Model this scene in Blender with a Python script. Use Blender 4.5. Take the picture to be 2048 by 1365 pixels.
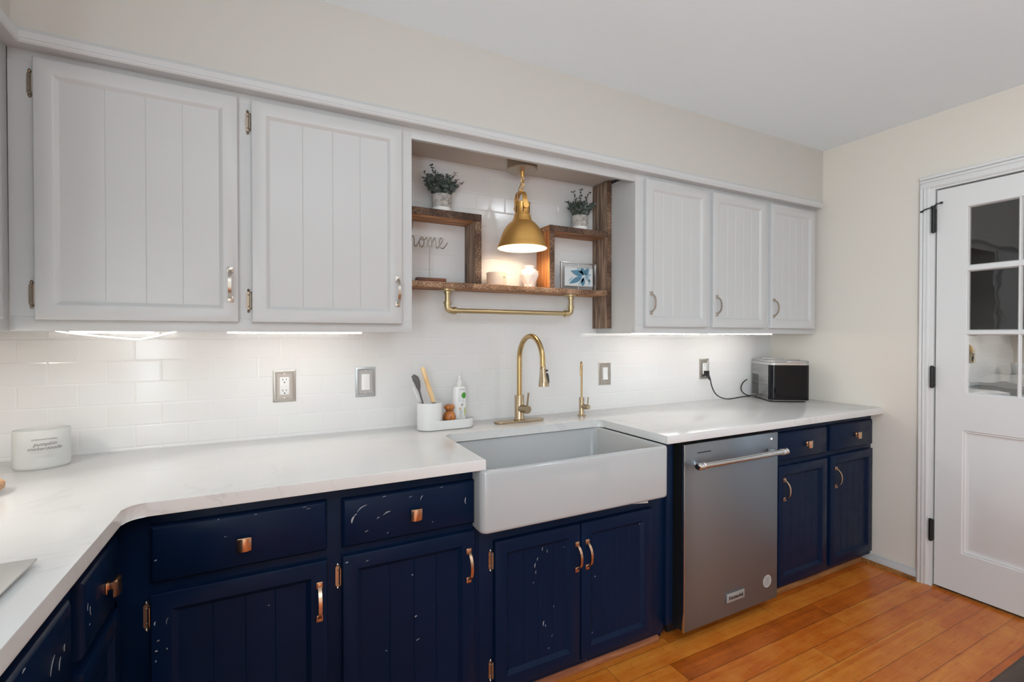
import bpy, bmesh, math, random
from mathutils import Vector, Matrix
for _o in list(bpy.data.objects): bpy.data.objects.remove(_o)
scene = bpy.context.scene
COL = scene.collection
R = math.radians
PI = math.pi

# ------------------------------------------------------------------ camera
cam_d = bpy.data.cameras.new('camera')
cam = bpy.data.objects.new('camera', cam_d); COL.objects.link(cam)
cam_d.sensor_fit = 'HORIZONTAL'; cam_d.sensor_width = 36.0
cam_d.lens = 948.0 / 2048.0 * 36.0
cam_d.clip_start = 0.02
cam.location = (-3.0532, -2.0816, 1.2959)
cam.rotation_euler = (R(90) - 0.0101, 0, -0.473)
scene.camera = cam

# ------------------------------------------------------------------ world, lights, exposure
w = bpy.data.worlds.new('world'); scene.world = w; w.use_nodes = True
w.node_tree.nodes['Background'].inputs[0].default_value = (0.75, 0.85, 1.0, 1)
w.node_tree.nodes['Background'].inputs[1].default_value = 0.6
scene.view_settings.view_transform = 'Standard'
scene.view_settings.look = 'None'
scene.view_settings.gamma = 1.0
scene.view_settings.use_curve_mapping = False
scene.view_settings.exposure = 0.0
scene.cycles.max_bounces = 10
scene.cycles.sample_clamp_indirect = 8.0

def area_light(name, loc, rot, sx, sy, power, color=(1, 1, 1), shape='RECTANGLE'):
    d = bpy.data.lights.new(name, 'AREA'); d.shape = shape; d.size = sx
    if shape in ('RECTANGLE', 'ELLIPSE'): d.size_y = sy
    d.energy = power; d.color = color
    o = bpy.data.objects.new(name, d); COL.objects.link(o); o.location = loc; o.rotation_euler = rot
    return o
def point_light(name, loc, power, color, radius):
    d = bpy.data.lights.new(name, 'POINT'); d.energy = power; d.color = color; d.shadow_soft_size = radius
    o = bpy.data.objects.new(name, d); COL.objects.link(o); o.location = loc
    return o
# daylight through the window in the left wall, behind the camera
area_light('window_daylight', (-4.13, -3.55, 1.02), (R(90), 0, R(-90)), 1.5, 1.9, 88, (0.80, 0.925, 1.0))
# strip light under the left wall's cabinet, above the frame's left edge
area_light('left_wall_cabinet_strip', (-3.86, -.62, 1.322), (0, 0, R(90)), .34, .018, 2.2, (1.0, .955, .895))
# ceiling lamp nearest the niche and an added upward fill behind the camera to brighten the ceiling, both out of the frame
area_light('ceiling_lamp_near_niche', (-1.20, -1.80, 2.425), (0, 0, 0), 0.28, 0.28, 6.0, (0.86, 0.94, 1.0), 'DISK')
area_light('added_ceiling_fill', (-2.75, -2.75, 1.68), (R(180), 0, 0), 0.35, 0.35, 33, (0.83, 0.93, 1.0), 'DISK')

# ------------------------------------------------------------------ node helpers
class NT:
    def __init__(s, name):
        s.m = bpy.data.materials.new(name); s.m.use_nodes = True
        s.t = s.m.node_tree; s.b = s.t.nodes['Principled BSDF']
    def n(s, typ, **kw):
        o = s.t.nodes.new(typ)
        for k, v in kw.items(): setattr(o, k, v)
        return o
    def put(s, sock, v):
        if v is None: return
        if isinstance(v, bpy.types.NodeSocket): s.t.links.new(v, sock)
        else: sock.default_value = v
    def math(s, op, a, b=None, c=None, clamp=False):
        o = s.n('ShaderNodeMath', operation=op); o.use_clamp = clamp
        s.put(o.inputs[0], a); s.put(o.inputs[1], b); s.put(o.inputs[2], c)
        return o.outputs[0]
    def coords(s):
        return s.n('ShaderNodeTexCoord').outputs['Object']
    def pos(s):
        return s.n('ShaderNodeNewGeometry').outputs['Position']
    def sep(s, v):
        o = s.n('ShaderNodeSeparateXYZ'); s.put(o.inputs[0], v); return o.outputs
    def comb(s, x=0.0, y=0.0, z=0.0):
        o = s.n('ShaderNodeCombineXYZ')
        for i, v in enumerate((x, y, z)): s.put(o.inputs[i], v)
        return o.outputs[0]
    def scale(s, v, sc):
        o = s.n('ShaderNodeVectorMath', operation='MULTIPLY'); s.put(o.inputs[0], v); s.put(o.inputs[1], sc); return o.outputs[0]
    def noise(s, v, scale, detail=3.0, rough=0.55, dist=0.0):
        o = s.n('ShaderNodeTexNoise'); s.put(o.inputs['Vector'], v)
        o.inputs['Scale'].default_value = scale; o.inputs['Detail'].default_value = detail
        o.inputs['Roughness'].default_value = rough; o.inputs['Distortion'].default_value = dist
        return o.outputs['Fac']
    def voro(s, v, scale, feature='F1', out='Distance'):
        o = s.n('ShaderNodeTexVoronoi', feature=feature); s.put(o.inputs['Vector'], v)
        o.inputs['Scale'].default_value = scale; return o.outputs[out]
    def white(s, v, out='Value'):
        o = s.n('ShaderNodeTexWhiteNoise', noise_dimensions='3D'); s.put(o.inputs['Vector'], v); return o.outputs[out]
    def ramp(s, f, stops, interp='LINEAR'):
        o = s.n('ShaderNodeValToRGB'); o.color_ramp.interpolation = interp
        e = o.color_ramp.elements
        while len(e) < len(stops): e.new(0.5)
        for i, (p, c) in enumerate(stops):
            e[i].position = p; e[i].color = (c[0], c[1], c[2], 1) if not isinstance(c, (int, float)) else (c, c, c, 1)
        s.put(o.inputs[0], f); return o.outputs[0]
    def mix(s, f, a, b, blend='MIX'):
        o = s.n('ShaderNodeMix', data_type='RGBA', blend_type=blend)
        s.put(o.inputs[0], f)
        for sock, v in ((o.inputs[6], a), (o.inputs[7], b)):
            if isinstance(v, tuple) and len(v) == 3: v = (*v, 1)
            s.put(sock, v)
        return o.outputs[2]
    def mapr(s, v, a, b, c, d):
        o = s.n('ShaderNodeMapRange'); o.clamp = True
        s.put(o.inputs[0], v)
        for i, q in enumerate((a, b, c, d)): o.inputs[i + 1].default_value = q
        return o.outputs[0]
    def bump(s, h, strength=0.3, dist=0.002):
        o = s.n('ShaderNodeBump'); o.inputs['Strength'].default_value = strength; o.inputs['Distance'].default_value = dist
        s.put(o.inputs['Height'], h); s.put(s.b.inputs['Normal'], o.outputs[0])
    def set(s, **kw):
        for k, v in kw.items():
            k = k.replace('_', ' ')
            if isinstance(v, tuple) and len(v) == 3 and k != 'Tangent': v = (*v, 1)
            s.put(s.b.inputs[k], v)
        return s

def srgb(r, g, b):
    f = lambda c: (c / 255 / 12.92) if c / 255 <= 0.04045 else ((c / 255 + 0.055) / 1.055) ** 2.4
    return (f(r), f(g), f(b))

M = {}
def flat(name, col, rough=0.5, metal=0.0, **kw):
    t = NT(name); t.set(Base_Color=col, Roughness=rough, Metallic=metal, **kw); M[name] = t.m; return t

def paint(name, col, rough, bump=0.04, scale=90):
    t = flat(name, col, rough)
    t.bump(t.noise(t.coords(), scale, 4), bump, 0.002); return t
paint('cabinet_white', (0.60, 0.605, 0.605), 0.32, 0.03)
paint('trim_white', (0.63, 0.635, 0.635), 0.35, 0.03)
paint('door_white', (0.78, 0.775, 0.765), 0.38, 0.02, 60)
paint('ceiling_paint', (0.845, 0.925, 0.965), 0.8, 0.03)
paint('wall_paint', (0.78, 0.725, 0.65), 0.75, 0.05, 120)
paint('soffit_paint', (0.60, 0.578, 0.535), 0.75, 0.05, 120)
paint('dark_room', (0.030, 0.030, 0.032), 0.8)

# glossy white subway tile: rows .0762 high, tiles .1524 wide, running bond
def make_tile():
    t = NT('subway_tile'); p = t.sep(t.pos()); x, z = p[0], p[2]
    rz = t.math('DIVIDE', t.math('SUBTRACT', z, 0.0678), 0.0762)
    row = t.math('FLOOR', rz); fz = t.math('SUBTRACT', rz, row)
    odd = t.math('MODULO', row, 2.0)
    cx = t.math('SUBTRACT', t.math('DIVIDE', t.math('ADD', x, 2.484 + 15.24), 0.1524), t.math('MULTIPLY', odd, 0.5))
    col = t.math('FLOOR', cx); fx = t.math('SUBTRACT', cx, col)
    dx = t.math('MULTIPLY', t.math('MINIMUM', fx, t.math('SUBTRACT', 1.0, fx)), 0.1524)
    dz = t.math('MULTIPLY', t.math('MINIMUM', fz, t.math('SUBTRACT', 1.0, fz)), 0.0762)
    d = t.math('MINIMUM', dx, dz)
    grout = t.mapr(d, 0.0008, 0.0016, 1.0, 0.0)
    hgt = t.mapr(d, 0.0006, 0.0045, 0.0, 1.0)
    rnd = t.white(t.comb(col, row, 0.0), 'Color')
    base = t.mix(0.012, (0.745, 0.74, 0.735), rnd)
    t.set(Base_Color=t.mix(grout, base, (0.74, 0.735, 0.73)), Roughness=t.mix(grout, (0.14,) * 3, (0.7,) * 3))
    wav = t.noise(t.pos(), 9.0, 2)
    t.bump(t.math('ADD', hgt, t.math('MULTIPLY', wav, 0.5)), 0.38, 0.0014)
    M['subway_tile'] = t.m
make_tile()

# white quartz with faint grey veins
def make_quartz():
    t = NT('quartz'); p = t.pos()
    n1 = t.noise(t.scale(p, (1.0, 1.7, 1.0)), 1.7, 5, 0.6, 1.6)
    v = t.math('ABSOLUTE', t.math('SUBTRACT', n1, 0.5))
    vein = t.mapr(v, 0.0, 0.022, 1.0, 0.0)
    mask = t.mapr(t.noise(p, 2.3, 2), 0.45, 0.62, 0.0, 1.0)
    cloud = t.mapr(t.noise(p, 3.0, 3), 0.4, 0.7, 0.0, 1.0)
    c = t.mix(t.math('MULTIPLY', cloud, 0.35), (0.76, 0.75, 0.735), (0.68, 0.675, 0.67))
    c = t.mix(t.math('MULTIPLY', t.math('MULTIPLY', vein, mask), 0.32), c, (0.50, 0.49, 0.48))
    t.set(Base_Color=c, Roughness=0.16)
    M['quartz'] = t.m
make_quartz()

# navy cabinet paint with a few chips
def make_navy():
    t = NT('navy_paint'); p = t.pos()
    n = t.noise(p, 5.0, 3)
    c = t.mix(n, (0.0020, 0.0090, 0.030), (0.0034, 0.0138, 0.044))
    spots = t.math('LESS_THAN', t.voro(t.scale(p, (1.0, 1.0, 0.55)), 24.0), 0.035)
    keep = t.math('GREATER_THAN', t.noise(p, 6.5, 1), 0.64)
    c = t.mix(t.math('MULTIPLY', t.math('MULTIPLY', spots, keep), 0.75), c, (0.45, 0.46, 0.48))
    t.set(Base_Color=c, Roughness=t.mapr(t.noise(p, 18.0, 2), 0.3, 0.7, 0.28, 0.42), Specular_IOR_Level=0.13)
    t.bump(t.noise(t.scale(p, (1, 1, 0.35)), 60, 4), 0.08, 0.002)
    M['navy_paint'] = t.m
make_navy()
flat('chip_white', (0.40, 0.41, 0.43), 0.6)

# bamboo plank floor, planks along x
def make_floor():
    t = NT('bamboo_floor'); p = t.sep(t.pos()); x, y = p[0], p[1]
    ry = t.math('DIVIDE', t.math('ADD', y, 0.862 + 9.7), 0.0985)
    row = t.math('FLOOR', ry); fy = t.math('SUBTRACT', ry, row)
    off = t.white(t.comb(row, 3.0, 1.0))
    rx = t.math('ADD', t.math('DIVIDE', t.math('ADD', x, 20.0), 0.92), t.math('MULTIPLY', off, 7.0))
    pl = t.math('FLOOR', rx); fx = t.math('SUBTRACT', rx, pl)
    dx = t.math('MULTIPLY', t.math('MINIMUM', fx, t.math('SUBTRACT', 1.0, fx)), 0.92)
    dy = t.math('MULTIPLY', t.math('MINIMUM', fy, t.math('SUBTRACT', 1.0, fy)), 0.0985)
    gap = t.mapr(t.math('MINIMUM', dx, dy), 0.0005, 0.0014, 1.0, 0.0)
    r1 = t.white(t.comb(pl, row, 5.0))
    # bamboo strips inside a plank (about 1.9 cm) with slightly different tone
    st = t.math('FLOOR', t.math('MULTIPLY', y, 52.0))
    r2 = t.white(t.comb(st, pl, row))
    sv = t.comb(t.math('MULTIPLY', x, 3.0), t.math('MULTIPLY', y, 60.0), r1)
    grain = t.noise(sv, 3.0, 4, 0.6)
    # dark nodes: short marks across the strip
    nx = t.math('ADD', t.math('MULTIPLY', x, 4.2), t.math('MULTIPLY', r2, 9.0))
    fn = t.math('ABSOLUTE', t.math('SUBTRACT', t.math('FRACT', nx), 0.5))
    wob = t.math('MULTIPLY', t.noise(t.pos(), 70.0, 2), 0.03)
    node = t.mapr(t.math('ADD', fn, wob), 0.012, 0.030, 1.0, 0.0)
    node = t.math('MULTIPLY', node, t.math('GREATER_THAN', r2, 0.45))
    blot = t.noise(t.pos(), 7.0, 4, 0.65)
    tone = t.math('ADD', t.math('MULTIPLY', r1, 0.24), t.math('ADD', t.math('MULTIPLY', grain, 0.28), t.math('ADD', t.math('MULTIPLY', r2, 0.10), t.math('MULTIPLY', blot, 0.42))))
    c = t.ramp(tone, [(0.20, srgb(118, 48, 8)), (0.5, srgb(200, 100, 24)), (0.85, srgb(238, 158, 66))])
    c = t.mix(t.math('MULTIPLY', node, 0.35), c, srgb(88, 40, 14))
    c = t.mix(t.math('MULTIPLY', gap, 0.85), c, srgb(50, 22, 8))
    t.set(Base_Color=c, Roughness=t.mapr(grain, 0.2, 0.8, 0.24, 0.36))
    t.bump(t.math('SUBTRACT', t.math('MULTIPLY', grain, 0.15), gap), 0.25, 0.001)
    M['bamboo_floor'] = t.m
make_floor()

def wood(name, dark, mid, light, axis='x', rough=0.7, fine=70.0, bump=0.5, stretch=0.06, blotch=0.35):
    t = NT(name); p = t.coords()
    sc = {'x': (stretch, 1, 1), 'y': (1, stretch, 1), 'z': (1, 1, stretch)}[axis]
    v = t.scale(p, sc)
    g = t.noise(v, fine, 5, 0.65, 0.4)
    b = t.noise(t.scale(p, tuple(0.35 + 0.65 * q for q in sc)), 9.0, 3)
    tone = t.math('ADD', t.math('MULTIPLY', g, 1.0 - blotch), t.math('MULTIPLY', b, blotch))
    c = t.ramp(tone, [(0.36, dark), (0.5, mid), (0.63, light)])
    t.set(Base_Color=c, Roughness=rough)
    t.bump(g, bump, 0.003); M[name] = t.m
    return t
wood('barn_wood_long', srgb(74, 46, 28), srgb(168, 120, 82), srgb(216, 168, 122), 'x')
wood('barn_wood_upright', srgb(58, 44, 36), srgb(132, 108, 90), srgb(176, 150, 128), 'z')
wood('barn_wood_warm', srgb(120, 62, 28), srgb(190, 116, 62), srgb(222, 160, 100), 'z', bump=0.25)
wood('rough_edge_long', srgb(40, 24, 16), srgb(140, 104, 78), srgb(228, 192, 158), 'z', fine=230.0, bump=1.0, stretch=0.6, blotch=0.35)
wood('rough_edge_dark', srgb(28, 18, 13), srgb(84, 62, 48), srgb(150, 120, 98), 'z', fine=230.0, bump=1.0, stretch=0.5, blotch=0.35)
wood('rough_edge_upright', srgb(30, 20, 15), srgb(98, 72, 56), srgb(176, 144, 118), 'x', fine=230.0, bump=1.0, stretch=0.55, blotch=0.35)
wood('walnut', srgb(52, 26, 14), srgb(96, 54, 30), srgb(128, 78, 46), 'x', 0.5, 60, 0.15)
wood('light_bamboo', srgb(206, 164, 110), srgb(236, 200, 148), srgb(246, 220, 176), 'z', 0.45, 60, 0.1)
wood('brush_wood', srgb(128, 68, 26), srgb(176, 104, 46), srgb(206, 138, 72), 'z', 0.22, 50, 0.05)
wood('board_wood', srgb(150, 104, 68), srgb(192, 148, 108), srgb(214, 176, 138), 'x', 0.5, 50, 0.1)
wood('shoe_wood_red', srgb(116, 62, 38), srgb(162, 98, 64), srgb(190, 128, 90), 'x', 0.4, 60, 0.1)
wood('shoe_wood', srgb(104, 62, 28), srgb(152, 98, 48), srgb(176, 120, 64), 'x', 0.4, 60, 0.1)
wood('table_wood', srgb(30, 20, 15), srgb(48, 33, 25), srgb(66, 47, 36), 'x', 0.65, 50, 0.15)

flat('brass', (0.55, 0.385, 0.18), 0.27, 1.0)
flat('pipe_brass', (0.56, 0.46, 0.27), 0.38, 1.0)
flat('champagne', (0.47, 0.375, 0.255), 0.25, 1.0)
flat('pendant_gold', (0.74, 0.42, 0.125), 0.36, 0.75)
flat('canopy_bronze', (0.46, 0.39, 0.31), 0.38, 0.9)
flat('copper', (0.66, 0.45, 0.31), 0.27, 1.0)
flat('nickel', (0.52, 0.47, 0.41), 0.28, 1.0)
flat('hinge_bronze', (0.34, 0.28, 0.22), 0.36, 1.0)
flat('chrome', (0.80, 0.80, 0.80), 0.12, 1.0)
flat('plate_nickel', (0.50, 0.475, 0.44), 0.36, 1.0)
flat('plate_silver', (0.50, 0.53, 0.55), 0.33, 1.0)
flat('black_metal', (0.012, 0.012, 0.012), 0.4, 0.2)
flat('black_plastic', (0.012, 0.012, 0.013), 0.32)
flat('white_plastic', (0.80, 0.80, 0.79), 0.3)
flat('dark_slot', (0.01, 0.01, 0.01), 0.7)
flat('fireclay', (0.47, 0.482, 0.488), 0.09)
flat('shade_liner', (0.86, 0.82, 0.76), 0.55)
flat('ceramic', (0.82, 0.81, 0.80), 0.25)
flat('candle_ceramic', (0.72, 0.60, 0.50), 0.40)
flat('caddy_white', (0.76, 0.755, 0.745), 0.35)
flat('label_grey', (0.18, 0.17, 0.16), 0.6)
flat('label_green', (0.06, 0.30, 0.035), 0.5)
flat('label_lime', (0.46, 0.56, 0.14), 0.5)
flat('label_orange', (0.75, 0.28, 0.03), 0.5)
flat('grey_rubber', (0.13, 0.125, 0.12), 0.5)
flat('wax', (0.62, 0.46, 0.36), 0.5)
flat('art_paper', (0.68, 0.72, 0.74), 0.6)
flat('art_blue', (0.10, 0.25, 0.36), 0.6)
flat('art_pale_blue', (0.30, 0.46, 0.55), 0.6)
flat('silver_trim', (0.70, 0.71, 0.72), 0.25, 1.0)
_t = NT('leaf'); _n = _t.noise(_t.coords(), 38.0, 2)
_t.set(Base_Color=_t.mix(_t.mapr(_n, .35, .65, 0., 1.), (0.045, 0.066, 0.055), (0.135, 0.165, 0.145)), Roughness=0.55); M['leaf'] = _t.m
flat('stem', (0.10, 0.11, 0.08), 0.6)
flat('bristle', (0.10, 0.055, 0.03), 0.8)
flat('badge_grey', (0.40, 0.40, 0.39), 0.35, 0.4)
flat('sticker', (0.48, 0.48, 0.47), 0.5)
flat('smoke_plastic', (0.006, 0.006, 0.008), 0.06, Specular_IOR_Level=0.25)
flat('wire_metal', (0.30, 0.26, 0.22), 0.35, 1.0)
flat('pot_white', (0.80, 0.79, 0.78), 0.5)

def make_concrete():
    t = NT('pot_concrete'); p = t.coords()
    n = t.noise(p, 45.0, 5, 0.65)
    t.set(Base_Color=t.ramp(n, [(0.3, (0.20, 0.19, 0.175)), (0.5, (0.42, 0.40, 0.37)), (0.72, (0.60, 0.58, 0.55))]), Roughness=0.85)
    t.bump(n, 0.3, 0.003); M['pot_concrete'] = t.m
make_concrete()

def make_steel(name, col, rough):
    t = NT(name); p = t.coords()
    g = t.noise(t.scale(p, (1.2, 1.0, 420.0)), 2.2, 3, 0.6)
    t.set(Base_Color=t.mix(g, tuple(c * 0.94 for c in col), col), Metallic=1.0, Roughness=t.mapr(g, 0.3, 0.7, rough - 0.04, rough + 0.04), Anisotropic=0.85)
    t.put(t.b.inputs['Tangent'], t.comb(0.0, 0.0, 1.0))
    M[name] = t.m
make_steel('brushed_steel', (0.29, 0.335, 0.385), 0.40)
make_steel('ice_steel', (0.42, 0.41, 0.40), 0.26)
flat('bar_steel', (0.55, 0.55, 0.54), 0.2, 1.0)
flat('cooktop_steel', (0.56, 0.56, 0.55), 0.32, 0.9)

def emit(name, col, strength):
    t = NT(name); t.set(Base_Color=col, Emission_Color=col, Emission_Strength=strength); M[name] = t.m
emit('led_strip', (1.0, 0.955, 0.895), 21.5)
emit('led_dim', (1.0, 0.97, 0.92), 4.0)
emit('bulb_glow', (1.0, 0.80, 0.56), 46.0)
emit('indicator', (1.0, 1.0, 1.0), 6.0)

# clear glass seen thin: see-through with a mirror reflection of the room
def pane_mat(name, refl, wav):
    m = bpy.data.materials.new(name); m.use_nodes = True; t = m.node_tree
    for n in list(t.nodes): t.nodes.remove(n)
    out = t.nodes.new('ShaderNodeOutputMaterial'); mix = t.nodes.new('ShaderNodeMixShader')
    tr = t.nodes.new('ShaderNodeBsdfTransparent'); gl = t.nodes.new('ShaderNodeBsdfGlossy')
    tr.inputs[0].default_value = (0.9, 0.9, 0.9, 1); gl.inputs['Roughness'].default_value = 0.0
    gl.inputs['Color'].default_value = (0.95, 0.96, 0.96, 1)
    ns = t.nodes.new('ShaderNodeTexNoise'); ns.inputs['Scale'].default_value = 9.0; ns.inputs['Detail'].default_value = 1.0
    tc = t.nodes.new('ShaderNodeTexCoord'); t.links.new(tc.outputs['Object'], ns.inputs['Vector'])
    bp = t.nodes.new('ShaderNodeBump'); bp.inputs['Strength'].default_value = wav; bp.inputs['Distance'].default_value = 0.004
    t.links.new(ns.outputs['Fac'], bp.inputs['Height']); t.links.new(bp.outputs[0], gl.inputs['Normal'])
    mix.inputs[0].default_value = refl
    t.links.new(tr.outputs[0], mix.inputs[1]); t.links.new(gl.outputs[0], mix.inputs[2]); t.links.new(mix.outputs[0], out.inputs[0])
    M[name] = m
pane_mat('pane_glass', 0.075, 0.16)
pane_mat('pane_boosted_reflection', 0.50, 0.16)  # same door glass, reflection strength raised so the bottom row looks brighter

def make_jar():
    t = NT('frosted_glass')
    t.set(Base_Color=(0.80, 0.81, 0.80), Roughness=0.22, Transmission_Weight=0.40, IOR=1.3); M['frosted_glass'] = t.m
make_jar()
def make_lid():
    t = NT('clear_smoke'); t.set(Base_Color=(0.42, 0.41, 0.40), Roughness=0.05, Transmission_Weight=0.25, IOR=1.4); M['clear_smoke'] = t.m
make_lid()

# ------------------------------------------------------------------ mesh helpers
OFF = {}
def rootoff(o):
    return OFF.get(o.name, Vector((0, 0, 0)))

class MB:
    def __init__(s): s.bm = bmesh.new()
    def _bev(s, verts, bev, seg):
        es = list({e for v in verts for e in v.link_edges})
        bmesh.ops.bevel(s.bm, geom=es, offset=bev, segments=seg, profile=0.5, affect='EDGES', clamp_overlap=True)
    def box(s, x0, x1, y0, y1, z0, z1, bev=0.0, seg=2):
        x0, x1 = min(x0, x1), max(x0, x1); y0, y1 = min(y0, y1), max(y0, y1); z0, z1 = min(z0, z1), max(z0, z1)
        v = [s.bm.verts.new(p) for p in ((x0, y0, z0), (x1, y0, z0), (x1, y1, z0), (x0, y1, z0), (x0, y0, z1), (x1, y0, z1), (x1, y1, z1), (x0, y1, z1))]
        for f in ((3, 2, 1, 0), (4, 5, 6, 7), (0, 1, 5, 4), (1, 2, 6, 5), (2, 3, 7, 6), (3, 0, 4, 7)):
            s.bm.faces.new([v[i] for i in f])
        if bev > 0: s._bev(v, bev, seg)
        return s
    def tube(s, pts, r, seg=12, caps=True, closed=False, flat=1.0):
        pts = [Vector(p) for p in pts]; n = len(pts)
        rs = r if isinstance(r, (list, tuple)) else [r] * n
        prev = None; rings = []
        for i, p in enumerate(pts):
            if closed: d = pts[(i + 1) % n] - pts[i - 1]
            else: d = pts[min(i + 1, n - 1)] - pts[max(i - 1, 0)]
            d.normalize()
            if prev is None:
                a = Vector((0, 0, 1)) if abs(d.z) < 0.9 else Vector((1, 0, 0))
                u = d.cross(a).normalized()
            else:
                u = (prev - d * prev.dot(d)).normalized()
            prev = u; vv = d.cross(u)
            rings.append([s.bm.verts.new(p + (u * math.cos(2 * PI * k / seg) + vv * flat * math.sin(2 * PI * k / seg)) * rs[i]) for k in range(seg)])
        for i in range(n if closed else n - 1):
            a, b = rings[i], rings[(i + 1) % n]
            for k in range(seg):
                s.bm.faces.new((a[k], a[(k + 1) % seg], b[(k + 1) % seg], b[k]))
        if caps and not closed:
            s.bm.faces.new(list(reversed(rings[0]))); s.bm.faces.new(rings[-1])
        return s
    def cyl(s, p0, p1, r0, r1=None, seg=24):
        return s.tube([p0, p1], [r0, r0 if r1 is None else r1], seg)
    def lathe(s, prof, c=(0, 0, 0), seg=32, sx=1.0, sy=1.0, rot=0.0, axis='z'):
        rings = []
        for r, z in prof:
            if r < 1e-6:
                rings.append([s._ax(c, 0, 0, z, axis)])
            else:
                ring = []
                for k in range(seg):
                    a = 2 * PI * k / seg
                    x, y = r * math.cos(a) * sx, r * math.sin(a) * sy
                    x, y = x * math.cos(rot) - y * math.sin(rot), x * math.sin(rot) + y * math.cos(rot)
                    ring.append(s._ax(c, x, y, z, axis))
                rings.append(ring)
        for a, b in zip(rings, rings[1:]):
            if len(a) == 1 and len(b) == 1: continue
            for k in range(seg):
                k2 = (k + 1) % seg
                if len(a) == 1: s.bm.faces.new((a[0], b[k2], b[k]))
                elif len(b) == 1: s.bm.faces.new((a[k], a[k2], b[0]))
                else: s.bm.faces.new((a[k], a[k2], b[k2], b[k]))
        return s
    def _ax(s, c, x, y, z, axis):
        c = Vector(c)
        if axis == 'z': p = Vector((x, y, z))
        elif axis == 'y': p = Vector((x, -z, y))      # axis points to -y
        else: p = Vector((z, x, y))
        return s.bm.verts.new(c + p)
    def prism(s, poly, a0, a1, plane='xy', bev=0.0, seg=2):
        """poly: 2D points; extruded from a0 to a1 along the third axis"""
        def mk(p, a):
            if plane == 'xy': return (p[0], p[1], a)
            if plane == 'xz': return (p[0], a, p[1])
            return (a, p[0], p[1])
        lo = [s.bm.verts.new(mk(p, a0)) for p in poly]; hi = [s.bm.verts.new(mk(p, a1)) for p in poly]
        n = len(poly)
        fs = [s.bm.faces.new(list(reversed(lo))), s.bm.faces.new(hi)]
        for i in range(n): fs.append(s.bm.faces.new((lo[i], lo[(i + 1) % n], hi[(i + 1) % n], hi[i])))
        if bev > 0:
            es = list({e for f in fs[:2] for e in f.edges})
            bmesh.ops.bevel(s.bm, geom=es, offset=bev, segments=seg, profile=0.5, affect='EDGES', clamp_overlap=True)
        return s
    def quad(s, *ps):
        s.bm.faces.new([s.bm.verts.new(p) for p in ps]); return s
    def strip(s, pts, wdir, width, tdir_fn, th):
        """flat bar of given width along wdir following pts, thickness th"""
        pts = [Vector(p) for p in pts]; wv = Vector(wdir).normalized() * width / 2; n = len(pts); rings = []
        for i, p in enumerate(pts):
            d = (pts[min(i + 1, n - 1)] - pts[max(i - 1, 0)]).normalized()
            t = d.cross(Vector(wdir)).normalized() * th / 2
            rings.append([s.bm.verts.new(p + q) for q in (wv + t, -wv + t, -wv - t, wv - t)])
        for a, b in zip(rings, rings[1:]):
            for k in range(4): s.bm.faces.new((a[k], a[(k + 1) % 4], b[(k + 1) % 4], b[k]))
        s.bm.faces.new(list(reversed(rings[0]))); s.bm.faces.new(rings[-1])
        return s
    def xf(s, mat):
        bmesh.ops.transform(s.bm, matrix=mat, verts=s.bm.verts[:]); return s
    def build(s, name, mat, parent=None, loc=None, rotz=0.0, local=False, smooth=38):
        """without loc: vertices are in world coordinates (unless local=True: in the parent's own)."""
        bm = s.bm
        base = rootoff(parent) if parent else Vector((0, 0, 0))
        if loc is None and not local and parent is not None:
            bmesh.ops.translate(bm, verts=bm.verts[:], vec=-base)
        bmesh.ops.recalc_face_normals(bm, faces=bm.faces[:])
        me = bpy.data.meshes.new(name); bm.to_mesh(me); bm.free()
        for p in me.polygons: p.use_smooth = True
        me.set_sharp_from_angle(angle=R(smooth))
        me.materials.append(M[mat] if isinstance(mat, str) else mat)
        o = bpy.data.objects.new(name, me); COL.objects.link(o)
        if parent: o.parent = parent
        if loc is not None:
            o.location = Vector(loc) - base; o.rotation_euler = (0, 0, rotz)
        OFF[o.name] = base
        return o

def thing(name, label, cat, loc=(0, 0, 0), group=None, rotz=0.0):
    o = bpy.data.objects.new(name, None); COL.objects.link(o); o.empty_display_size = 0.05
    o.location = loc; o.rotation_euler = (0, 0, rotz)
    o['label'] = label; o['category'] = cat
    if group: o['group'] = group
    OFF[o.name] = Vector(loc)
    return o
def tag(o, label, cat, group=None):
    o['label'] = label; o['category'] = cat
    if group: o['group'] = group
    return o
def struct(name, mb, mat, **kw):
    o = mb.build(name, mat, **kw); o['kind'] = 'structure'; return o

def text_bm(body, size, shear=0.0, ext=0.0003, spacing=1.0, bold=0.0):
    c = bpy.data.curves.new('lettering', 'FONT'); c.body = body; c.size = size; c.shear = shear
    c.extrude = ext; c.align_x = 'CENTER'; c.align_y = 'CENTER'; c.space_character = spacing; c.offset = bold
    o = bpy.data.objects.new('lettering', c); COL.objects.link(o)
    bpy.context.view_layer.update()
    dg = bpy.context.evaluated_depsgraph_get()
    me = bpy.data.meshes.new_from_object(o.evaluated_get(dg))
    mb = MB(); mb.bm.from_mesh(me)
    bpy.data.objects.remove(o); bpy.data.meshes.remove(me); bpy.data.curves.remove(c)
    return mb
def upright(mb, loc):       # lay text (in its xy plane) on a plane facing -y
    return mb.xf(Matrix.Translation(loc) @ Matrix.Rotation(R(90), 4, 'X'))

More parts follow.
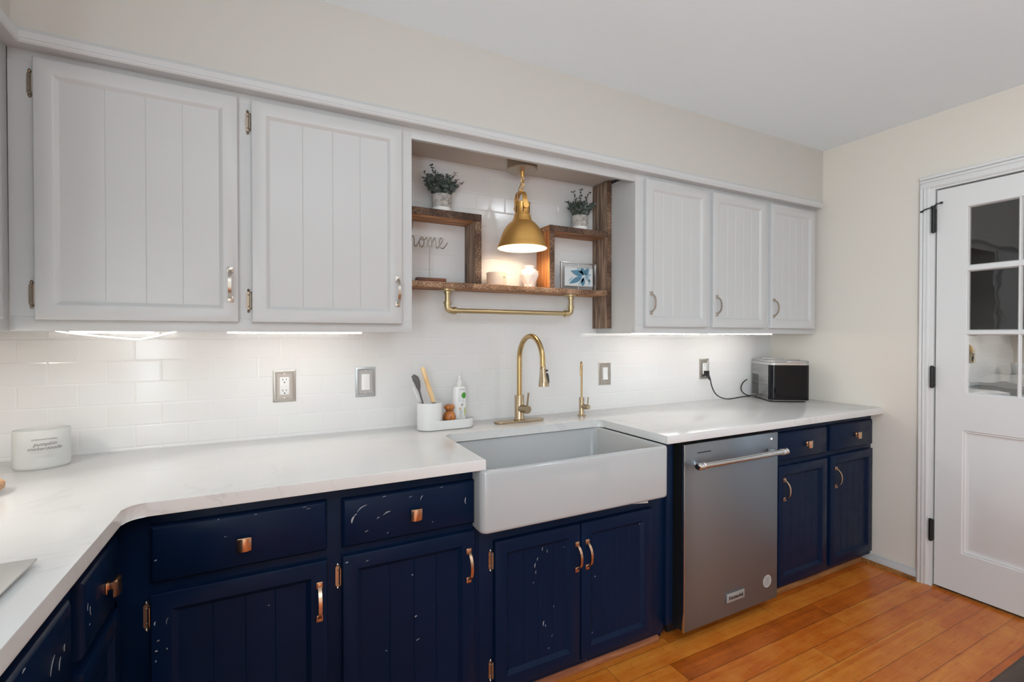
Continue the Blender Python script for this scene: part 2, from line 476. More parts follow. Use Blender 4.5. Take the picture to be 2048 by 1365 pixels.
def smooth_path(pts, k=6, closed=False):
    pts = [Vector(p) for p in pts]; out = []; n = len(pts)
    rng = range(n if closed else n - 1)
    for i in rng:
        if closed: p0, p1, p2, p3 = pts[i - 1], pts[i], pts[(i + 1) % n], pts[(i + 2) % n]
        else: p0, p1, p2, p3 = pts[max(i - 1, 0)], pts[i], pts[i + 1], pts[min(i + 2, n - 1)]
        for j in range(k):
            t = j / k
            out.append(0.5 * ((2 * p1) + (p2 - p0) * t + (2 * p0 - 5 * p1 + 4 * p2 - p3) * t * t + (3 * p1 - p0 - 3 * p2 + p3) * t ** 3))
    if not closed: out.append(pts[-1])
    return out
def arc(cx, cy, r, a0, a1, n=8):
    return [(cx + r * math.cos(R(a0 + (a1 - a0) * i / n)), cy + r * math.sin(R(a0 + (a1 - a0) * i / n))) for i in range(n + 1)]

# ------------------------------------------------------------------ the room
XL, XR, YF, H = -4.01, 0.0, -5.0, 2.44
ZC, ZCB = 0.896, 0.862                 # counter top and underside
YCF = -0.675                           # counter front
XCF = -3.358                           # front edge of the counter's left run
FY, DY = -0.622, -0.642                # base cabinet frame and front planes
UY, UDY = -0.305, -0.325               # wall cabinet frame and door planes

struct('floor', MB().box(XL - .1, 1.3, YF - .1, .1, -.05, 0), 'bamboo_floor')
struct('ceiling', MB().box(XL - .1, XR + .1, YF - .1, .1, H, H + .06), 'ceiling_paint')
struct('wall_back', MB().box(XL - .1, XR + .1, 0, .1, 0, H), 'subway_tile')
WY0, WY1, WZ0, WZ1 = -4.35, -2.75, .06, 2.02   # patio window in the left wall
wl = MB()
wl.box(XL - .1, XL, WY1, 0, 0, H); wl.box(XL - .1, XL, YF, WY0, 0, H)
wl.box(XL - .1, XL, WY0, WY1, 0, WZ0); wl.box(XL - .1, XL, WY0, WY1, WZ1, H)
struct('wall_left', wl, 'wall_paint')
D0, D1, DT = -.896, -1.720, 2.052      # door opening in the right wall
wr = MB()
wr.box(0, .11, D0, 0, 0, H); wr.box(0, .11, D1, D0, DT, H); wr.box(0, .11, YF, D1, 0, H)
struct('wall_right', wr, 'wall_paint')
struct('wall_front', MB().box(XL - .1, XR + .1, YF - .1, YF, 0, H), 'wall_paint')
wn = MB()
for a, b in ((WY0, WY0 + .05), (WY1 - .05, WY1)): wn.box(XL - .09, XL - .05, a, b, WZ0, WZ1)
for a, b in ((WZ0, WZ0 + .05), (WZ1 - .05, WZ1)): wn.box(XL - .09, XL - .05, WY0 + .05, WY1 - .05, a, b)
struct('window_1', wn, 'trim_white')
# unlit room beyond the glazed door
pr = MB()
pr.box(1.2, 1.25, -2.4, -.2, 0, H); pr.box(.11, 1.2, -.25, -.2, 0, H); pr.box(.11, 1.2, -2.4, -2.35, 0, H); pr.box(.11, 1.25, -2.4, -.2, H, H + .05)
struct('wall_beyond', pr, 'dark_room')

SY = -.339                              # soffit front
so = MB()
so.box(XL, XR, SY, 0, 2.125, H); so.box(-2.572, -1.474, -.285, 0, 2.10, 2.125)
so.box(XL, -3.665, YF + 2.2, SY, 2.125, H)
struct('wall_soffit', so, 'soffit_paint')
# moulding along the top of the wall cabinets
prof = [(-.30, 2.083), (-.349, 2.083), (-.353, 2.087), (-.353, 2.112), (-.349, 2.117), (-.340, 2.128), (-.30, 2.128)]
tm = MB().prism([(y, z) for y, z in prof], -3.70, -.028, 'yz')
tm.box(-3.66, -.028, -.3545, -.352, 2.094, 2.0965)
# return along the left wall
p2 = [(XL + (-y) + .012, z) for y, z in prof]
tm.prism(p2, -.3545, YF + 2.2, 'xz')
struct('trim_1', tm, 'trim_white')
struct('trim_2', MB().box(-2.572, -1.474, UY, -.285, 2.045, 2.084, .002), 'cabinet_white')

# door casing, jamb, baseboard
ca = MB()
def casing_v(y0, y1):
    ca.box(-.012, 0, y0, y1, 0, 2.125)
for s0, s1, d in ((-.837, -.878, .011), (-.839, -.851, .021), (-.853, -.863, .017), (-.866, -.876, .014)):
    ca.box(-d, 0, s0, s1, 0, 2.064, .002)
for z0, z1, d in ((2.060, 2.125, .011), (2.108, 2.123, .021), (2.092, 2.105, .017), (2.064, 2.086, .014)):
    ca.box(-d, 0, -.837, -1.79, z0, z1, .002)
ca.box(-.014, 0, -1.74, -1.79, 0, 2.064, .002)
struct('trim_3', ca, 'door_white')
jb = MB()
jb.box(-.004, .11, -.876, -.8965, 0, 2.064); jb.box(-.004, .11, -1.72, -1.742, 0, 2.064); jb.box(-.004, .11, -.8965, -1.72, 2.051, 2.066)
jb.box(.045, .06, -.8965, -.91, 0, 2.051)
struct('trim_4', jb, 'door_white')
bb = MB(); bb.box(-.011, 0, -.56, -.837, .0, .050, .001); bb.box(-.007, 0, -.56, -.837, .050, .060, .002)
struct('baseboard_right', bb, 'trim_white')
sh = MB(); sh.prism([(0 - .011, 0)] + [(-.011 - .016 * math.cos(R(a)), .019 * math.sin(R(a))) for a in range(0, 91, 15)], -.565, -.832, 'xz')
struct('trim_5', sh, 'shoe_wood')
struct('trim_6', MB().box(.0, .10, -.897, -1.72, 0, .006), 'shoe_wood')

# ------------------------------------------------------------------ glazed door
def build_door():
    d = MB(); X0, X1 = .002, .040
    y0, y1 = -.9035, -1.7145; zb, zt = .014, 2.043
    # panes: three columns, three rows
    cw = .171; ys = [-1.028 - k * (cw + .0145) for k in range(3)]
    rows = [(1.018, 1.300), (1.328, 1.614), (1.648, 1.930)]
    ye = ys[2] - cw
    d.box(X0, X1, y0, ys[0] + .018, zb, zt); d.box(X0, X1, ye - .018, y1, zb, zt)
    d.box(X0, X1, ys[0] + .018, ye - .018, rows[2][1] + .018, zt)
    d.box(X0, X1, ys[0] + .018, ye - .018, .830, rows[0][0] - .018)
    d.box(X0, X1, ys[0] + .018, ye - .018, zb, .215)
    # sloped bead round each pane, muntins
    def bead(ya, yb, za, zb_, w=.018, dep=.014):
        # frame of slopes from the door face down to the glass
        o = [(X0, ya + w, zb_ + w), (X0, yb - w, zb_ + w), (X0, yb - w, za - w), (X0, ya + w, za - w)]
        m1 = [(X0 + .003, ya + w * .55, zb_ + w * .55), (X0 + .003, yb - w * .55, zb_ + w * .55), (X0 + .003, yb - w * .55, za - w * .55), (X0 + .003, ya + w * .55, za - w * .55)]
        m2 = [(X0 + .006, ya + w * .5, zb_ + w * .5), (X0 + .006, yb - w * .5, zb_ + w * .5), (X0 + .006, yb - w * .5, za - w * .5), (X0 + .006, ya + w * .5, za - w * .5)]
        i = [(X0 + dep, ya, zb_), (X0 + dep, yb, zb_), (X0 + dep, yb, za), (X0 + dep, ya, za)]
        for A, B in ((o, m1), (m1, m2), (m2, i)):
            for k in range(4): d.quad(A[k], A[(k + 1) % 4], B[(k + 1) % 4], B[k])
        b = [(X1 - .01, q[1], q[2]) for q in i]
        for k in range(4): d.quad(i[k], i[(k + 1) % 4], b[(k + 1) % 4], b[k])
    for k in range(3):
        for r, (za, zb_) in enumerate(rows):
            bead(ys[k], ys[k] - cw, za, zb_, .007)
    # flat muntin bars between beads and the outer margin
    ev = [ys[0] + .018, ys[0] + .007]
    d.box(X0, X1 - .01, ys[0] + .018, ys[0] + .007, rows[0][0] - .018, rows[2][1] + .018)
    d.box(X0, X1 - .01, ye - .007, ye - .018, rows[0][0] - .018, rows[2][1] + .018)
    for k in range(2):
        d.box(X0, X1 - .01, ys[k] - cw - .007, ys[k + 1] + .007, rows[0][0] - .018, rows[2][1] + .018)
    d.box(X0, X1 - .01, ys[0] + .007, ye - .007, rows[2][1] + .007, rows[2][1] + .018)
    d.box(X0, X1 - .01, ys[0] + .007, ye - .007, rows[0][0] - .018, rows[0][0] - .007)
    for r in range(2):
        d.box(X0, X1 - .01, ys[0] + .007, ye - .007, rows[r][1] + .007, rows[r + 1][0] - .007)
    # lower raised panel
    a, b, c, e = ys[0] + .018, ye - .018, .215, .830
    def rect(x, m): return [(x, a - m, e - m), (x, b + m, e - m), (x, b + m, c + m), (x, a - m, c + m)]
    seq = [rect(X0, 0), rect(X0 + .004, .004), rect(X0 + .004, .010), rect(X0 + .009, .014), rect(X0 + .011, .020), rect(X0 + .011, .028), rect(X0 + .003, .062)]
    for A, B in zip(seq, seq[1:]):
        for k in range(4): d.quad(A[k], A[(k + 1) % 4], B[(k + 1) % 4], B[k])
    d.quad(*seq[-1])
    d.box(X1 - .012, X1, a, b, c, e)
    bmesh.ops.remove_doubles(d.bm, verts=d.bm.verts[:], dist=1e-5)
    door = struct('door_1', d, 'door_white', smooth=20)
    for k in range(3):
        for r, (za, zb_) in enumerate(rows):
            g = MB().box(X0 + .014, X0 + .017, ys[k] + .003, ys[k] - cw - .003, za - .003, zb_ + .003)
            g.build('pane', 'pane_boosted_reflection' if r == 0 else 'pane_glass', door)
    for z0, z1 in ((1.829, 1.953), (1.032, 1.141), (.240, .351)):
        h = MB(); h.cyl((-.014, -.8945, z0), (-.014, -.8945, z1), .0085, seg=16)
        h.box(-.012, .003, -.893, -.904, z0 + .004, z1 - .004)
        for z in (z0, z1): h.lathe([(0, -.004), (.006, -.002), (.0075, 0), (.006, .002), (0, .004)], (-.014, -.8945, z), 12)
        h.build('hinge', 'black_metal', door)
    s = MB(); z = 1.957
    s.cyl((-.014, -.8945, z - .003), (-.014, -.8945, z + .008), .010, seg=12)
    s.tube(smooth_path([(-.020, -.846, z - .012), (-.026, -.868, z - .004), (-.018, -.8945, z + .003), (-.026, -.914, z + .012), (-.016, -.930, z + .016)], 4), .0034, 8)
    for q in ((-.019, -.847, z - .012), (-.017, -.928, z + .016)): s.lathe([(0, -.006), (.0065, -.004), (.0065, .004), (0, .006)], q, 12)
    s.build('door_stop', 'black_metal', door)
    # deadbolt and knob on the far edge
    k = MB(); k.lathe([(0, .06), (.022, .058), (.026, .045), (.020, .034), (.010, .028), (.010, .006), (.028, .005), (.030, 0)], (X0, -1.655, .93), 24, axis='x')
    k.xf(Matrix.Translation((X0, 0, 0)) @ Matrix.Scale(-1, 4, (1, 0, 0)) @ Matrix.Translation((-X0, 0, 0)))
    k.build('door_knob', 'black_metal', door)
build_door()

# ------------------------------------------------------------------ cabinet parts
def door_panel(w, h, st=.040, grooves=(.26, .51, .75), th=.02, dep=.010, sl=.013):
    """front faces -y; x 0..w, z 0..h, y 0 (back) .. -th (front)"""
    m = MB(); f = -th; e = .003
    def ring(x0, x1, z0, z1, y): return [(x0, y, z0), (x1, y, z0), (x1, y, z1), (x0, y, z1)]
    seq = [ring(0, w, 0, h, 0), ring(0, w, 0, h, f + e), ring(e * .4, w - e * .4, e * .4, h - e * .4, f + e * .35), ring(e, w - e, e, h - e, f),
           ring(st, w - st, st, h - st, f), ring(st + sl * .35, w - st - sl * .35, st + sl * .35, h - st - sl * .35, f + dep * .35),
           ring(st + sl, w - st - sl, st + sl, h - st - sl, f + dep)]
    vs = [[m.bm.verts.new(p) for p in r] for r in seq]
    for A, B in zip(vs, vs[1:]):
        for k in range(4): m.bm.faces.new((A[k], A[(k + 1) % 4], B[(k + 1) % 4], B[k]))
    m.bm.faces.new(list(reversed(vs[0])))
    a, b = st + sl, w - st - sl; z0, z1 = st + sl, h - st - sl; y = f + dep; g = .0015
    xs = [(a, y)]
    for q in grooves:
        x = a + (b - a) * q; xs += [(x - g, y), (x, y + .0013), (x + g, y)]
    xs.append((b, y))
    for (xa, ya), (xb, yb) in zip(xs, xs[1:]): m.quad((xa, ya, z0), (xb, yb, z0), (xb, yb, z1), (xa, ya, z1))
    return m
def drawer_front(w, h, th=.02):
    m = MB()
    seq = []
    def ring(d, y): return [(d, y, d), (w - d, y, d), (w - d, y, h - d), (d, y, h - d)]
    seq = [ring(0, 0), ring(0, -th + .007), ring(.0015, -th + .0045), ring(.006, -th + .0015), ring(.008, -th)]
    vs = [[m.bm.verts.new(p) for p in r] for r in seq]
    for A, B in zip(vs, vs[1:]):
        for k in range(4): m.bm.faces.new((A[k], A[(k + 1) % 4], B[(k + 1) % 4], B[k]))
    m.bm.faces.new(list(reversed(vs[0]))); m.bm.faces.new(vs[-1])
    return m
def pull(mb, x, z, y, L=.112):
    """bow pull, centre (x, z) on a plane at y facing -y"""
    for s in (-1, 1):
        zc = z + s * (L / 2 - .009)
        mb.box(x - .0085, x + .0085, y - .004, y, zc - .0095, zc + .0095, .0012)
        mb.box(x - .0055, x + .0055, y - .008, y - .003, zc - .0065, zc + .0065, .001)
    pts = []
    n = 18
    for i in range(n + 1):
        t = -1 + 2 * i / n
        pts.append((x, y - .0075 - .024 * (1 - abs(t) ** 2.6) ** 0.9, z + t * (L / 2 - .012)))
    wv = []
    mb.strip(pts, (1, 0, 0), .0095, None, .0040)
    return mb
def cup_knob(mb, x, z, y):
    mb.box(x - .011, x + .011, y - .004, y, z - .011, z + .013, .001)
    mb.box(x - .006, x + .006, y - .020, y - .003, z - .004, z + .011, .001)
    n = 8; w, hh = .017, .017
    outer = [(x - w + 2 * w * i / n, y - .020 - .006 * (1 - (2 * i / n - 1) ** 2)) for i in range(n + 1)]
    inner = [(px, py + .0045) for px, py in reversed(outer)]
    mb.prism(outer + inner, z - hh, z + hh, 'xy', .0008, 1)
    mb.box(x - w + .002, x + w - .002, y - .0225, y - .014, z + hh - .004, z + hh + .001, .0008)
    return mb
def hinge(mb, x, z, y, L=.062):
    """semi-wrapped hinge leaf on the frame (plane y facing -y), barrel at x"""
    w = .013
    poly = [(x - .002, z - L / 2), (x - w + .003, z - L / 2), (x - w, z - L / 2 + .006), (x - w, z + L / 2 - .006), (x - w + .003, z + L / 2), (x - .002, z + L / 2)]
    mb.prism(poly, y - .0022, y, 'xz')
    mb.cyl((x, y - .007, z - L / 2 + .008), (x, y - .007, z + L / 2 - .008), .0042, seg=10)
    mb.box(x - .003, x + .0015, y - .007, y, z - L / 2 + .010, z + L / 2 - .010)
    for s in (-1, 1):
        mb.lathe([(0, -.006), (.003, -.004), (.0045, 0), (.003, .004), (0, .006)], (x - .0065, y - .002, z + s * (L / 2 + .003)), 8)
        mb.lathe([(0, -.002), (.0022, -.001), (.0022, .001), (0, .002)], (x - .0065, y - .0025, z + s * (L / 2 - .012)), 8)
        mb.lathe([(0, -.005), (.0032, -.003), (.0032, .003), (0, .005)], (x, y - .007, z + s * (L / 2 - .006)), 8)
    return mb

# ------------------------------------------------------------------ wall cabinets
def wall_cabinet_body(x0, x1, xs, parent):
    b = MB(); zb, zt = 1.310, 2.084
    b.box(x0, x1, UY + .019, -.001, 1.327, zt - .001)                # carcass
    b.box(x0, x0 + .018, UY + .019, -.001, zb, 1.327); b.box(x1 - .018, x1, UY + .019, -.001, zb, 1.327)
    b.box(x0, x1, UY, UY + .019, zb, 1.352, .001)                 # bottom rail
    b.box(x0, x1, UY, UY + .019, 2.052, zt, .001)
    b.box(x0, xs[0][0] + .012, UY, UY + .019, 1.352, 2.052)
    b.box(xs[-1][1] - .012, x1, UY, UY + .019, 1.352, 2.052)
    for (a, c), (d, e) in zip(xs, xs[1:]): b.box(c - .012, d + .012, UY, UY + .019, 1.352, 2.052)
    for a, c in xs: b.box(a + .012, c - .012, UY + .012, UY + .019, 1.352, 2.052)
    return b.build('body', 'cabinet_white', parent)

t = thing('wall_cabinet', 'white double-door wall cabinet left of the open niche, with bronze hinges', 'cabinet', (-3.665, 0, 1.310), 'white wall cabinets')
xs = [(-3.628, -3.141), (-3.103, -2.612)]
wall_cabinet_body(-3.684, -2.571, xs, t)
for (a, b), hx in zip(xs, (-3.1635, -2.630)):
    d = door_panel(b - a, .721).build('door', 'cabinet_white', t, loc=(a, UY - .0005, 1.342))
    pull(MB(), hx - a, 1.461 - 1.342, -.02).build('handle', 'nickel', d, local=True)
    for z in (1.994, 1.412): hinge(MB(), a - .004, z, UY).build('hinge', 'hinge_bronze', t)

t = thing('wall_cabinet', 'white three-door wall cabinet right of the open niche, above the ice maker', 'cabinet', (-1.474, 0, 1.310), 'white wall cabinets')
xs = [(-1.421, -.988), (-.953, -.515), (-.472, -.050)]
wall_cabinet_body(-1.474, -.022, xs, t)
for (a, b), hx in zip(xs, (-1.390, -.926, -.449)):
    d = door_panel(b - a, .721, .042, (.2, .4, .6, .8)).build('door', 'cabinet_white', t, loc=(a, UY - .0005, 1.342))
    pull(MB(), hx - a, 1.459 - 1.342, -.02).build('handle', 'nickel', d, local=True)

t = thing('wall_cabinet', 'white wall cabinet on the left wall, only its edge in view at the far left', 'cabinet', (XL, -.35, 1.310), 'white wall cabinets')
b = MB(); b.box(XL + .001, -3.704, -.306, -1.20, 1.327, 2.083); b.box(-3.704, -3.685, -.306, -1.20, 1.310, 2.083, .001)
b.build('body', 'cabinet_white', t)
d = door_panel(.42, .721).build('door', 'cabinet_white', t, loc=(-3.6845, -.811, 1.342), rotz=R(90))
pull(MB(), .02, .119, -.02).build('handle', 'nickel', d, local=True)
d = door_panel(.34, .721).build('door', 'cabinet_white', t, loc=(-3.6845, -1.185, 1.342), rotz=R(90))
pull(MB(), .32, .119, -.02).build('handle', 'nickel', d, local=True)

# under-cabinet LED lights
def led_bar(x0, x1, y, label, dots=False):
    t = thing('under_cabinet_light', label, 'light', ((x0 + x1) / 2, y, 1.327), 'LED lights under the wall cabinets')
    MB().box(x0 - .012, x1 + .012, y - .012, y + .012, 1.313, 1.3265, .001).build('housing', 'white_plastic', t)
    MB().box(x0, x1, y - .009, y + .009, 1.3060, 1.3135, .001).build('diffuser', 'led_strip', t)
    return t
led_bar(-3.18, -2.74, -.205, 'slim LED light bar under the left wall cabinet, right of its middle')
led_bar(-1.40, -.93, -.205, 'slim LED light bar under the three-door wall cabinet, nearer the niche')
led_bar(-.84, -.30, -.205, 'slim LED light bar under the three-door wall cabinet, nearer the corner')
t = thing('under_cabinet_light', 'drooping LED light strip under the left end of the left wall cabinet', 'light', (-3.45, -.24, 1.327), 'LED lights under the wall cabinets')
MB().box(-3.60, -3.37, -.222, -.20, 1.313, 1.3265, .001).build('housing', 'white_plastic', t)
MB().box(-3.585, -3.385, -.220, -.202, 1.3045, 1.3135, .001).build('diffuser', 'led_strip', t)
pts = smooth_path([(-3.625, -.190, 1.312), (-3.57, -.186, 1.302), (-3.46, -.182, 1.289), (-3.42, -.182, 1.287), (-3.36, -.188, 1.302), (-3.325, -.195, 1.312)], 6)
MB().strip(pts, (0, 1, 0), .006, None, .0035).build('loose_strip', 'led_dim', t)

# ------------------------------------------------------------------ base cabinets
def base_body(x0, x1, ybk, xs_open, parent, ztop=ZCB, zbot=.062):
    b = MB()
    b.box(x0, x1, FY + .019, ybk, .085, ztop - .001)
    b.box(x0, x1, FY, FY + .019, zbot, ztop - .0005, .001)
    b.box(x0, x1, -.565, -.548, .001, .085)
    return b.build('body', 'navy_paint', parent)
def front(parent, x0, x1, z0, z1, kind, hx, hz, grooves=(.25, .5, .75)):
    if kind == 'drawer':
        d = drawer_front(x1 - x0, z1 - z0).build('drawer', 'navy_paint', parent, loc=(x0, FY - .0005, z0))
        cup_knob(MB(), hx - x0, hz - z0, -.02).build('knob', 'copper', d, local=True)
    else:
        d = door_panel(x1 - x0, z1 - z0, .043, grooves, dep=.011).build('door', 'navy_paint', parent, loc=(x0, FY - .0005, z0))
        pull(MB(), hx - x0, hz - z0, -.02).build('handle', 'copper', d, local=True)
    return d
rnd = random.Random(4)
def scuffs(parent, marks):
    """marks: (x, z, length, width, angle) on the front plane of a drawer or door (local coords)"""
    m = MB()
    for x, z, L, wd, an in marks:
        n = 7; up = []; dn = []
        for i in range(n + 1):
            s = i / n; hw = .72 * wd * math.sin(PI * (0.08 + .84 * s)) * (.7 + .5 * rnd.random())
            px, pz = (s - .5) * L, .12 * L * math.sin(PI * s)
            up.append((px, pz + hw / 2)); dn.append((px, pz - hw / 2))
        ca_, sa = math.cos(R(an)), math.sin(R(an))
        poly = [(x + a * ca_ - b * sa, z + a * sa + b * ca_) for a, b in up + dn[::-1]]
        m.prism(poly, -.0204, -.0200, 'xz')
    me = parent.data; me.materials.append(M['chip_white'])
    for f in m.bm.faces: f.material_index = 1
    m.bm.faces.ensure_lookup_table(); bmesh.ops.recalc_face_normals(m.bm, faces=m.bm.faces[:])
    m.bm.from_mesh(me)
    m.bm.to_mesh(me); m.bm.free(); me.set_sharp_from_angle(angle=R(38))

t = thing('base_cabinet', 'navy base cabinet with two drawers over two doors, left of the white sink', 'cabinet', (-2.9, -.3, 0), 'navy base cabinets')
b = MB(); b.box(-3.388, -2.4535, FY + .019, -.001, .085, ZCB - .001); b.box(-3.388, -2.4535, FY, FY + .019, .062, ZCB - .0005, .001)
b.box(-2.4535, -2.433, FY, -.001, .085, .655); b.box(-3.388, -2.433, -.565, -.548, .001, .085); b.build('body', 'navy_paint', t)
dA = front(t, -3.318, -2.909, .683, .826, 'drawer', -3.115, .749)
scuffs(dA, [(.012, .058, .006, .004, 20), (.16, .088, .006, .002, 0), (.23, .135, .006, .002, 0), (.36, .128, .012, .0016, 5), (.35, .134, .010, .0014, 5), (.145, .137, .004, .003, 60)])
dB = front(t, -2.868, -2.454, .680, .822, 'drawer', -2.654, .748)
scuffs(dB, [(.055, .108, .034, .0032, 32), (.030, .080, .022, .008, 70), (.128, .082, .024, .0042, 22), (.102, .072, .010, .003, 30), (.037, .092, .010, .003, 40), (.382, .080, .022, .0042, 88),
            (.068, .038, .010, .003, 20), (.13, .022, .006, .003, 50), (.20, .120, .010, .002, 20), (.235, .112, .016, .003, 60), (.30, .135, .012, .0016, 8), (.12, .133, .01, .002, 10), (.27, .03, .004, .003, 0)])
d1 = front(t, -3.318, -2.909, .085, .656, 'door', -2.930, .543, (.25, .5, .74))
scuffs(d1, [(.010, .50, .010, .004, 80), (.012, .43, .006, .005, 0), (.035, .50, .016, .002, 75), (.016, .455, .006, .004, 20), (.26, .48, .004, .003, 0)])
d2 = front(t, -2.868, -2.454, .085, .656, 'door', -2.476, .546, (.27, .52, .76))
scuffs(d2, [(.012, .552, .008, .005, 10), (.205, .472, .005, .005, 0), (.216, .34, .008, .006, 20), (.222, .265, .012, .003, 20), (.125, .26, .006, .003, 0), (.013, .185, .006, .004, 60), (.07, .545, .008, .003, 20)])
hinge(MB(), -3.322, .598, FY).build('hinge', 'nickel', t); hinge(MB(), -3.322, .15, FY).build('hinge', 'nickel', t)
hinge(MB(), -2.872, .595, FY).build('hinge', 'nickel', t); hinge(MB(), -2.872, .15, FY).build('hinge', 'nickel', t)

t = thing('base_cabinet', 'navy two-door base cabinet under the white apron sink', 'cabinet', (-2.03, -.3, 0), 'navy base cabinets')
b = MB(); b.box(-2.432, -2.414, FY + .019, -.001, .085, .655); b.box(-1.618, -1.600, FY + .019, -.001, .085, .655); b.box(-2.414, -1.618, FY + .019, -.001, .085, .10)
b.box(-2.432, -1.600, FY, FY + .019, .062, .655, .001); b.box(-2.432, -1.600, -.565, -.548, .001, .085)
b.build('body', 'navy_paint', t)
d1 = front(t, -2.380, -2.033, .090, .602, 'door', -2.048, .483, (.25, .5, .75))
scuffs(d1, [(.155, .400, .016, .004, 80), (.165, .42, .012, .003, 70), (.158, .375, .012, .003, 85), (.185, .452, .012, .003, 80), (.205, .44, .012, .003, 100), (.148, .34, .006, .002, 45), (.19, .185, .018, .005, 80), (.198, .175, .01, .003, 100), (.232, .235, .008, .002, 60), (.225, .13, .01, .002, 80), (.21, .09, .006, .003, 0), (.275, .44, .004, .003, 0)])
d2 = front(t, -2.027, -1.680, .090, .602, 'door', -2.002, .483, (.25, .5, .75))
scuffs(d2, [(.062, .30, .005, .005, 0), (.05, .09, .006, .003, 45), (.28, .46, .006, .002, 30)])
hinge(MB(), -2.383, .535, FY).build('hinge', 'nickel', t); hinge(MB(), -2.383, .160, FY).build('hinge', 'nickel', t)

t = thing('filler_panel', 'narrow navy filler panel between the sink cabinet and the dishwasher', 'panel', (-1.578, -.3, 0))
b = MB(); b.box(-1.598, -1.573, -.635, -.001, .095, ZCB - .001, .0015); b.box(-1.572, -1.552, -.628, -.001, .095, ZCB - .001, .0015); b.box(-1.598, -1.552, -.56, -.548, .001, .095)
b.build('panel', 'navy_paint', t)

t = thing('base_cabinet', 'navy base cabinet with two drawers over two doors, right of the dishwasher', 'cabinet', (-.46, -.3, 0), 'navy base cabinets')
base_body(-.912, -.022, -.001, None, t)
front(t, -.873, -.478, .690, .829, 'drawer', -.652, .756); front(t, -.443, -.043, .692, .831, 'drawer', -.212, .760)
front(t, -.873, -.476, .085, .664, 'door', -.834, .551, (.2, .4, .6, .8)); front(t, -.445, -.043, .090, .668, 'door', -.403, .553, (.2, .4, .6, .8))

# left run: fronts face +x
XF = -3.390
def side_front(parent, y0, y1, z0, z1, kind, hy, hz):
    w_ = y1 - y0
    if kind == 'drawer':
        d = drawer_front(w_, z1 - z0).build('drawer', 'navy_paint', parent, loc=(XF + .0005, y0, z0), rotz=R(90))
        cup_knob(MB(), hy - y0, hz - z0, -.02).build('knob', 'copper', d, local=True)
    else:
        d = door_panel(w_, z1 - z0, .043, (.33, .66), dep=.011).build('door', 'navy_paint', parent, loc=(XF + .0005, y0, z0), rotz=R(90))
        pull(MB(), hy - y0, hz - z0, -.02).build('handle', 'copper', d, local=True)
    return d
def side_body(y0, y1, parent):
    b = MB(); b.box(XL + .001, XF - .019, y0, y1, .085, ZCB - .001); b.box(XF - .019, XF, y0, y1, .062, ZCB - .0005, .001)
    b.box(-3.46, -3.443, y0, y1, .001, .085)
    b.build('body', 'navy_paint', parent)
t = thing('base_cabinet', 'narrow navy corner base cabinet on the left wall, with one drawer over a door', 'cabinet', (-3.7, -.8, 0), 'navy base cabinets')
side_body(-.945, -.624, t)
dd = side_front(t, -.912, -.672, .680, .826, 'drawer', -.775, .752)
scuffs(dd, [(.02, .09, .014, .002, 80), (.035, .075, .02, .003, 100), (.03, .05, .006, .003, 0)])
side_front(t, -.920, -.672, .085, .656, 'door', -.898, .530)
t = thing('base_cabinet', 'navy base cabinet on the left wall under the cooktop, nearest the camera', 'cabinet', (-3.7, -1.5, 0), 'navy base cabinets')
side_body(-2.30, -.947, t)
dd = side_front(t, -1.560, -.972, .660, .826, 'drawer', -1.27, .752)
scuffs(dd, [(.50, .10, .03, .003, 55), (.53, .085, .02, .003, 70), (.55, .10, .012, .004, 80), (.46, .05, .03, .002, 60), (.40, .155, .01, .004, 10)])
side_front(t, -1.560, -1.268, .085, .636, 'door', -1.29, .53); side_front(t, -1.262, -.972, .085, .636, 'door', -1.24, .53)
side_front(t, -2.26, -1.60, .085, .826, 'door', -1.63, .70)

# shoe mouldings in front of the toe kicks
q = [(-.565, 0)] + [(-.565 - .020 * math.cos(R(a)), .028 * math.sin(R(a))) for a in range(0, 91, 15)]
struct('trim_7', MB().prism([(a, b + .0005) for a, b in q], -2.60, -1.585, 'yz'), 'shoe_wood_red')
struct('trim_8', MB().prism([(a, b + .0005) for a, b in q], -.912, -.030, 'yz'), 'shoe_wood')

# ------------------------------------------------------------------ countertop
ct = MB()
cut_l, cut_r, cut_b = -2.428, -1.638, -.250
poly = [(XL + .001, -.001), (-.001, -.001), (-.001, YCF), (cut_r, YCF - .006)]
poly += [(cut_r, cut_b - .03)] + arc(cut_r - .03, cut_b - .03, .03, 0, 90, 6)[1:] + arc(cut_l + .03, cut_b - .03, .03, 90, 180, 6)
poly += [(cut_l - .003, YCF - .006)]
poly += arc(XCF + .04, YCF - .04 + .002, .04, 90, 180, 8)
poly += [(XCF - .006, -2.35), (XL + .001, -2.35)]
ct.prism(poly, ZCB, ZC, 'xy', .0025, 2)
o = ct.build('countertop', 'quartz', None, smooth=30)
tag(o, 'white quartz countertop running round the corner and past the sink, faint grey veins', 'countertop')
cm = MB()
for x, z, a, b in ((-.735, .883, .004, .002), (-.720, .879, .010, .0018), (-.716, .872, .002, .008), (-.700, .880, .008, .0016), (-.692, .876, .0016, .008), (-.706, .868, .004, .002)):
    cm.box(x - a / 2, x + a / 2, YCF - .0008, YCF + .001, z - b / 2, z + b / 2)
cm.build('edge_chip', 'label_grey', o)

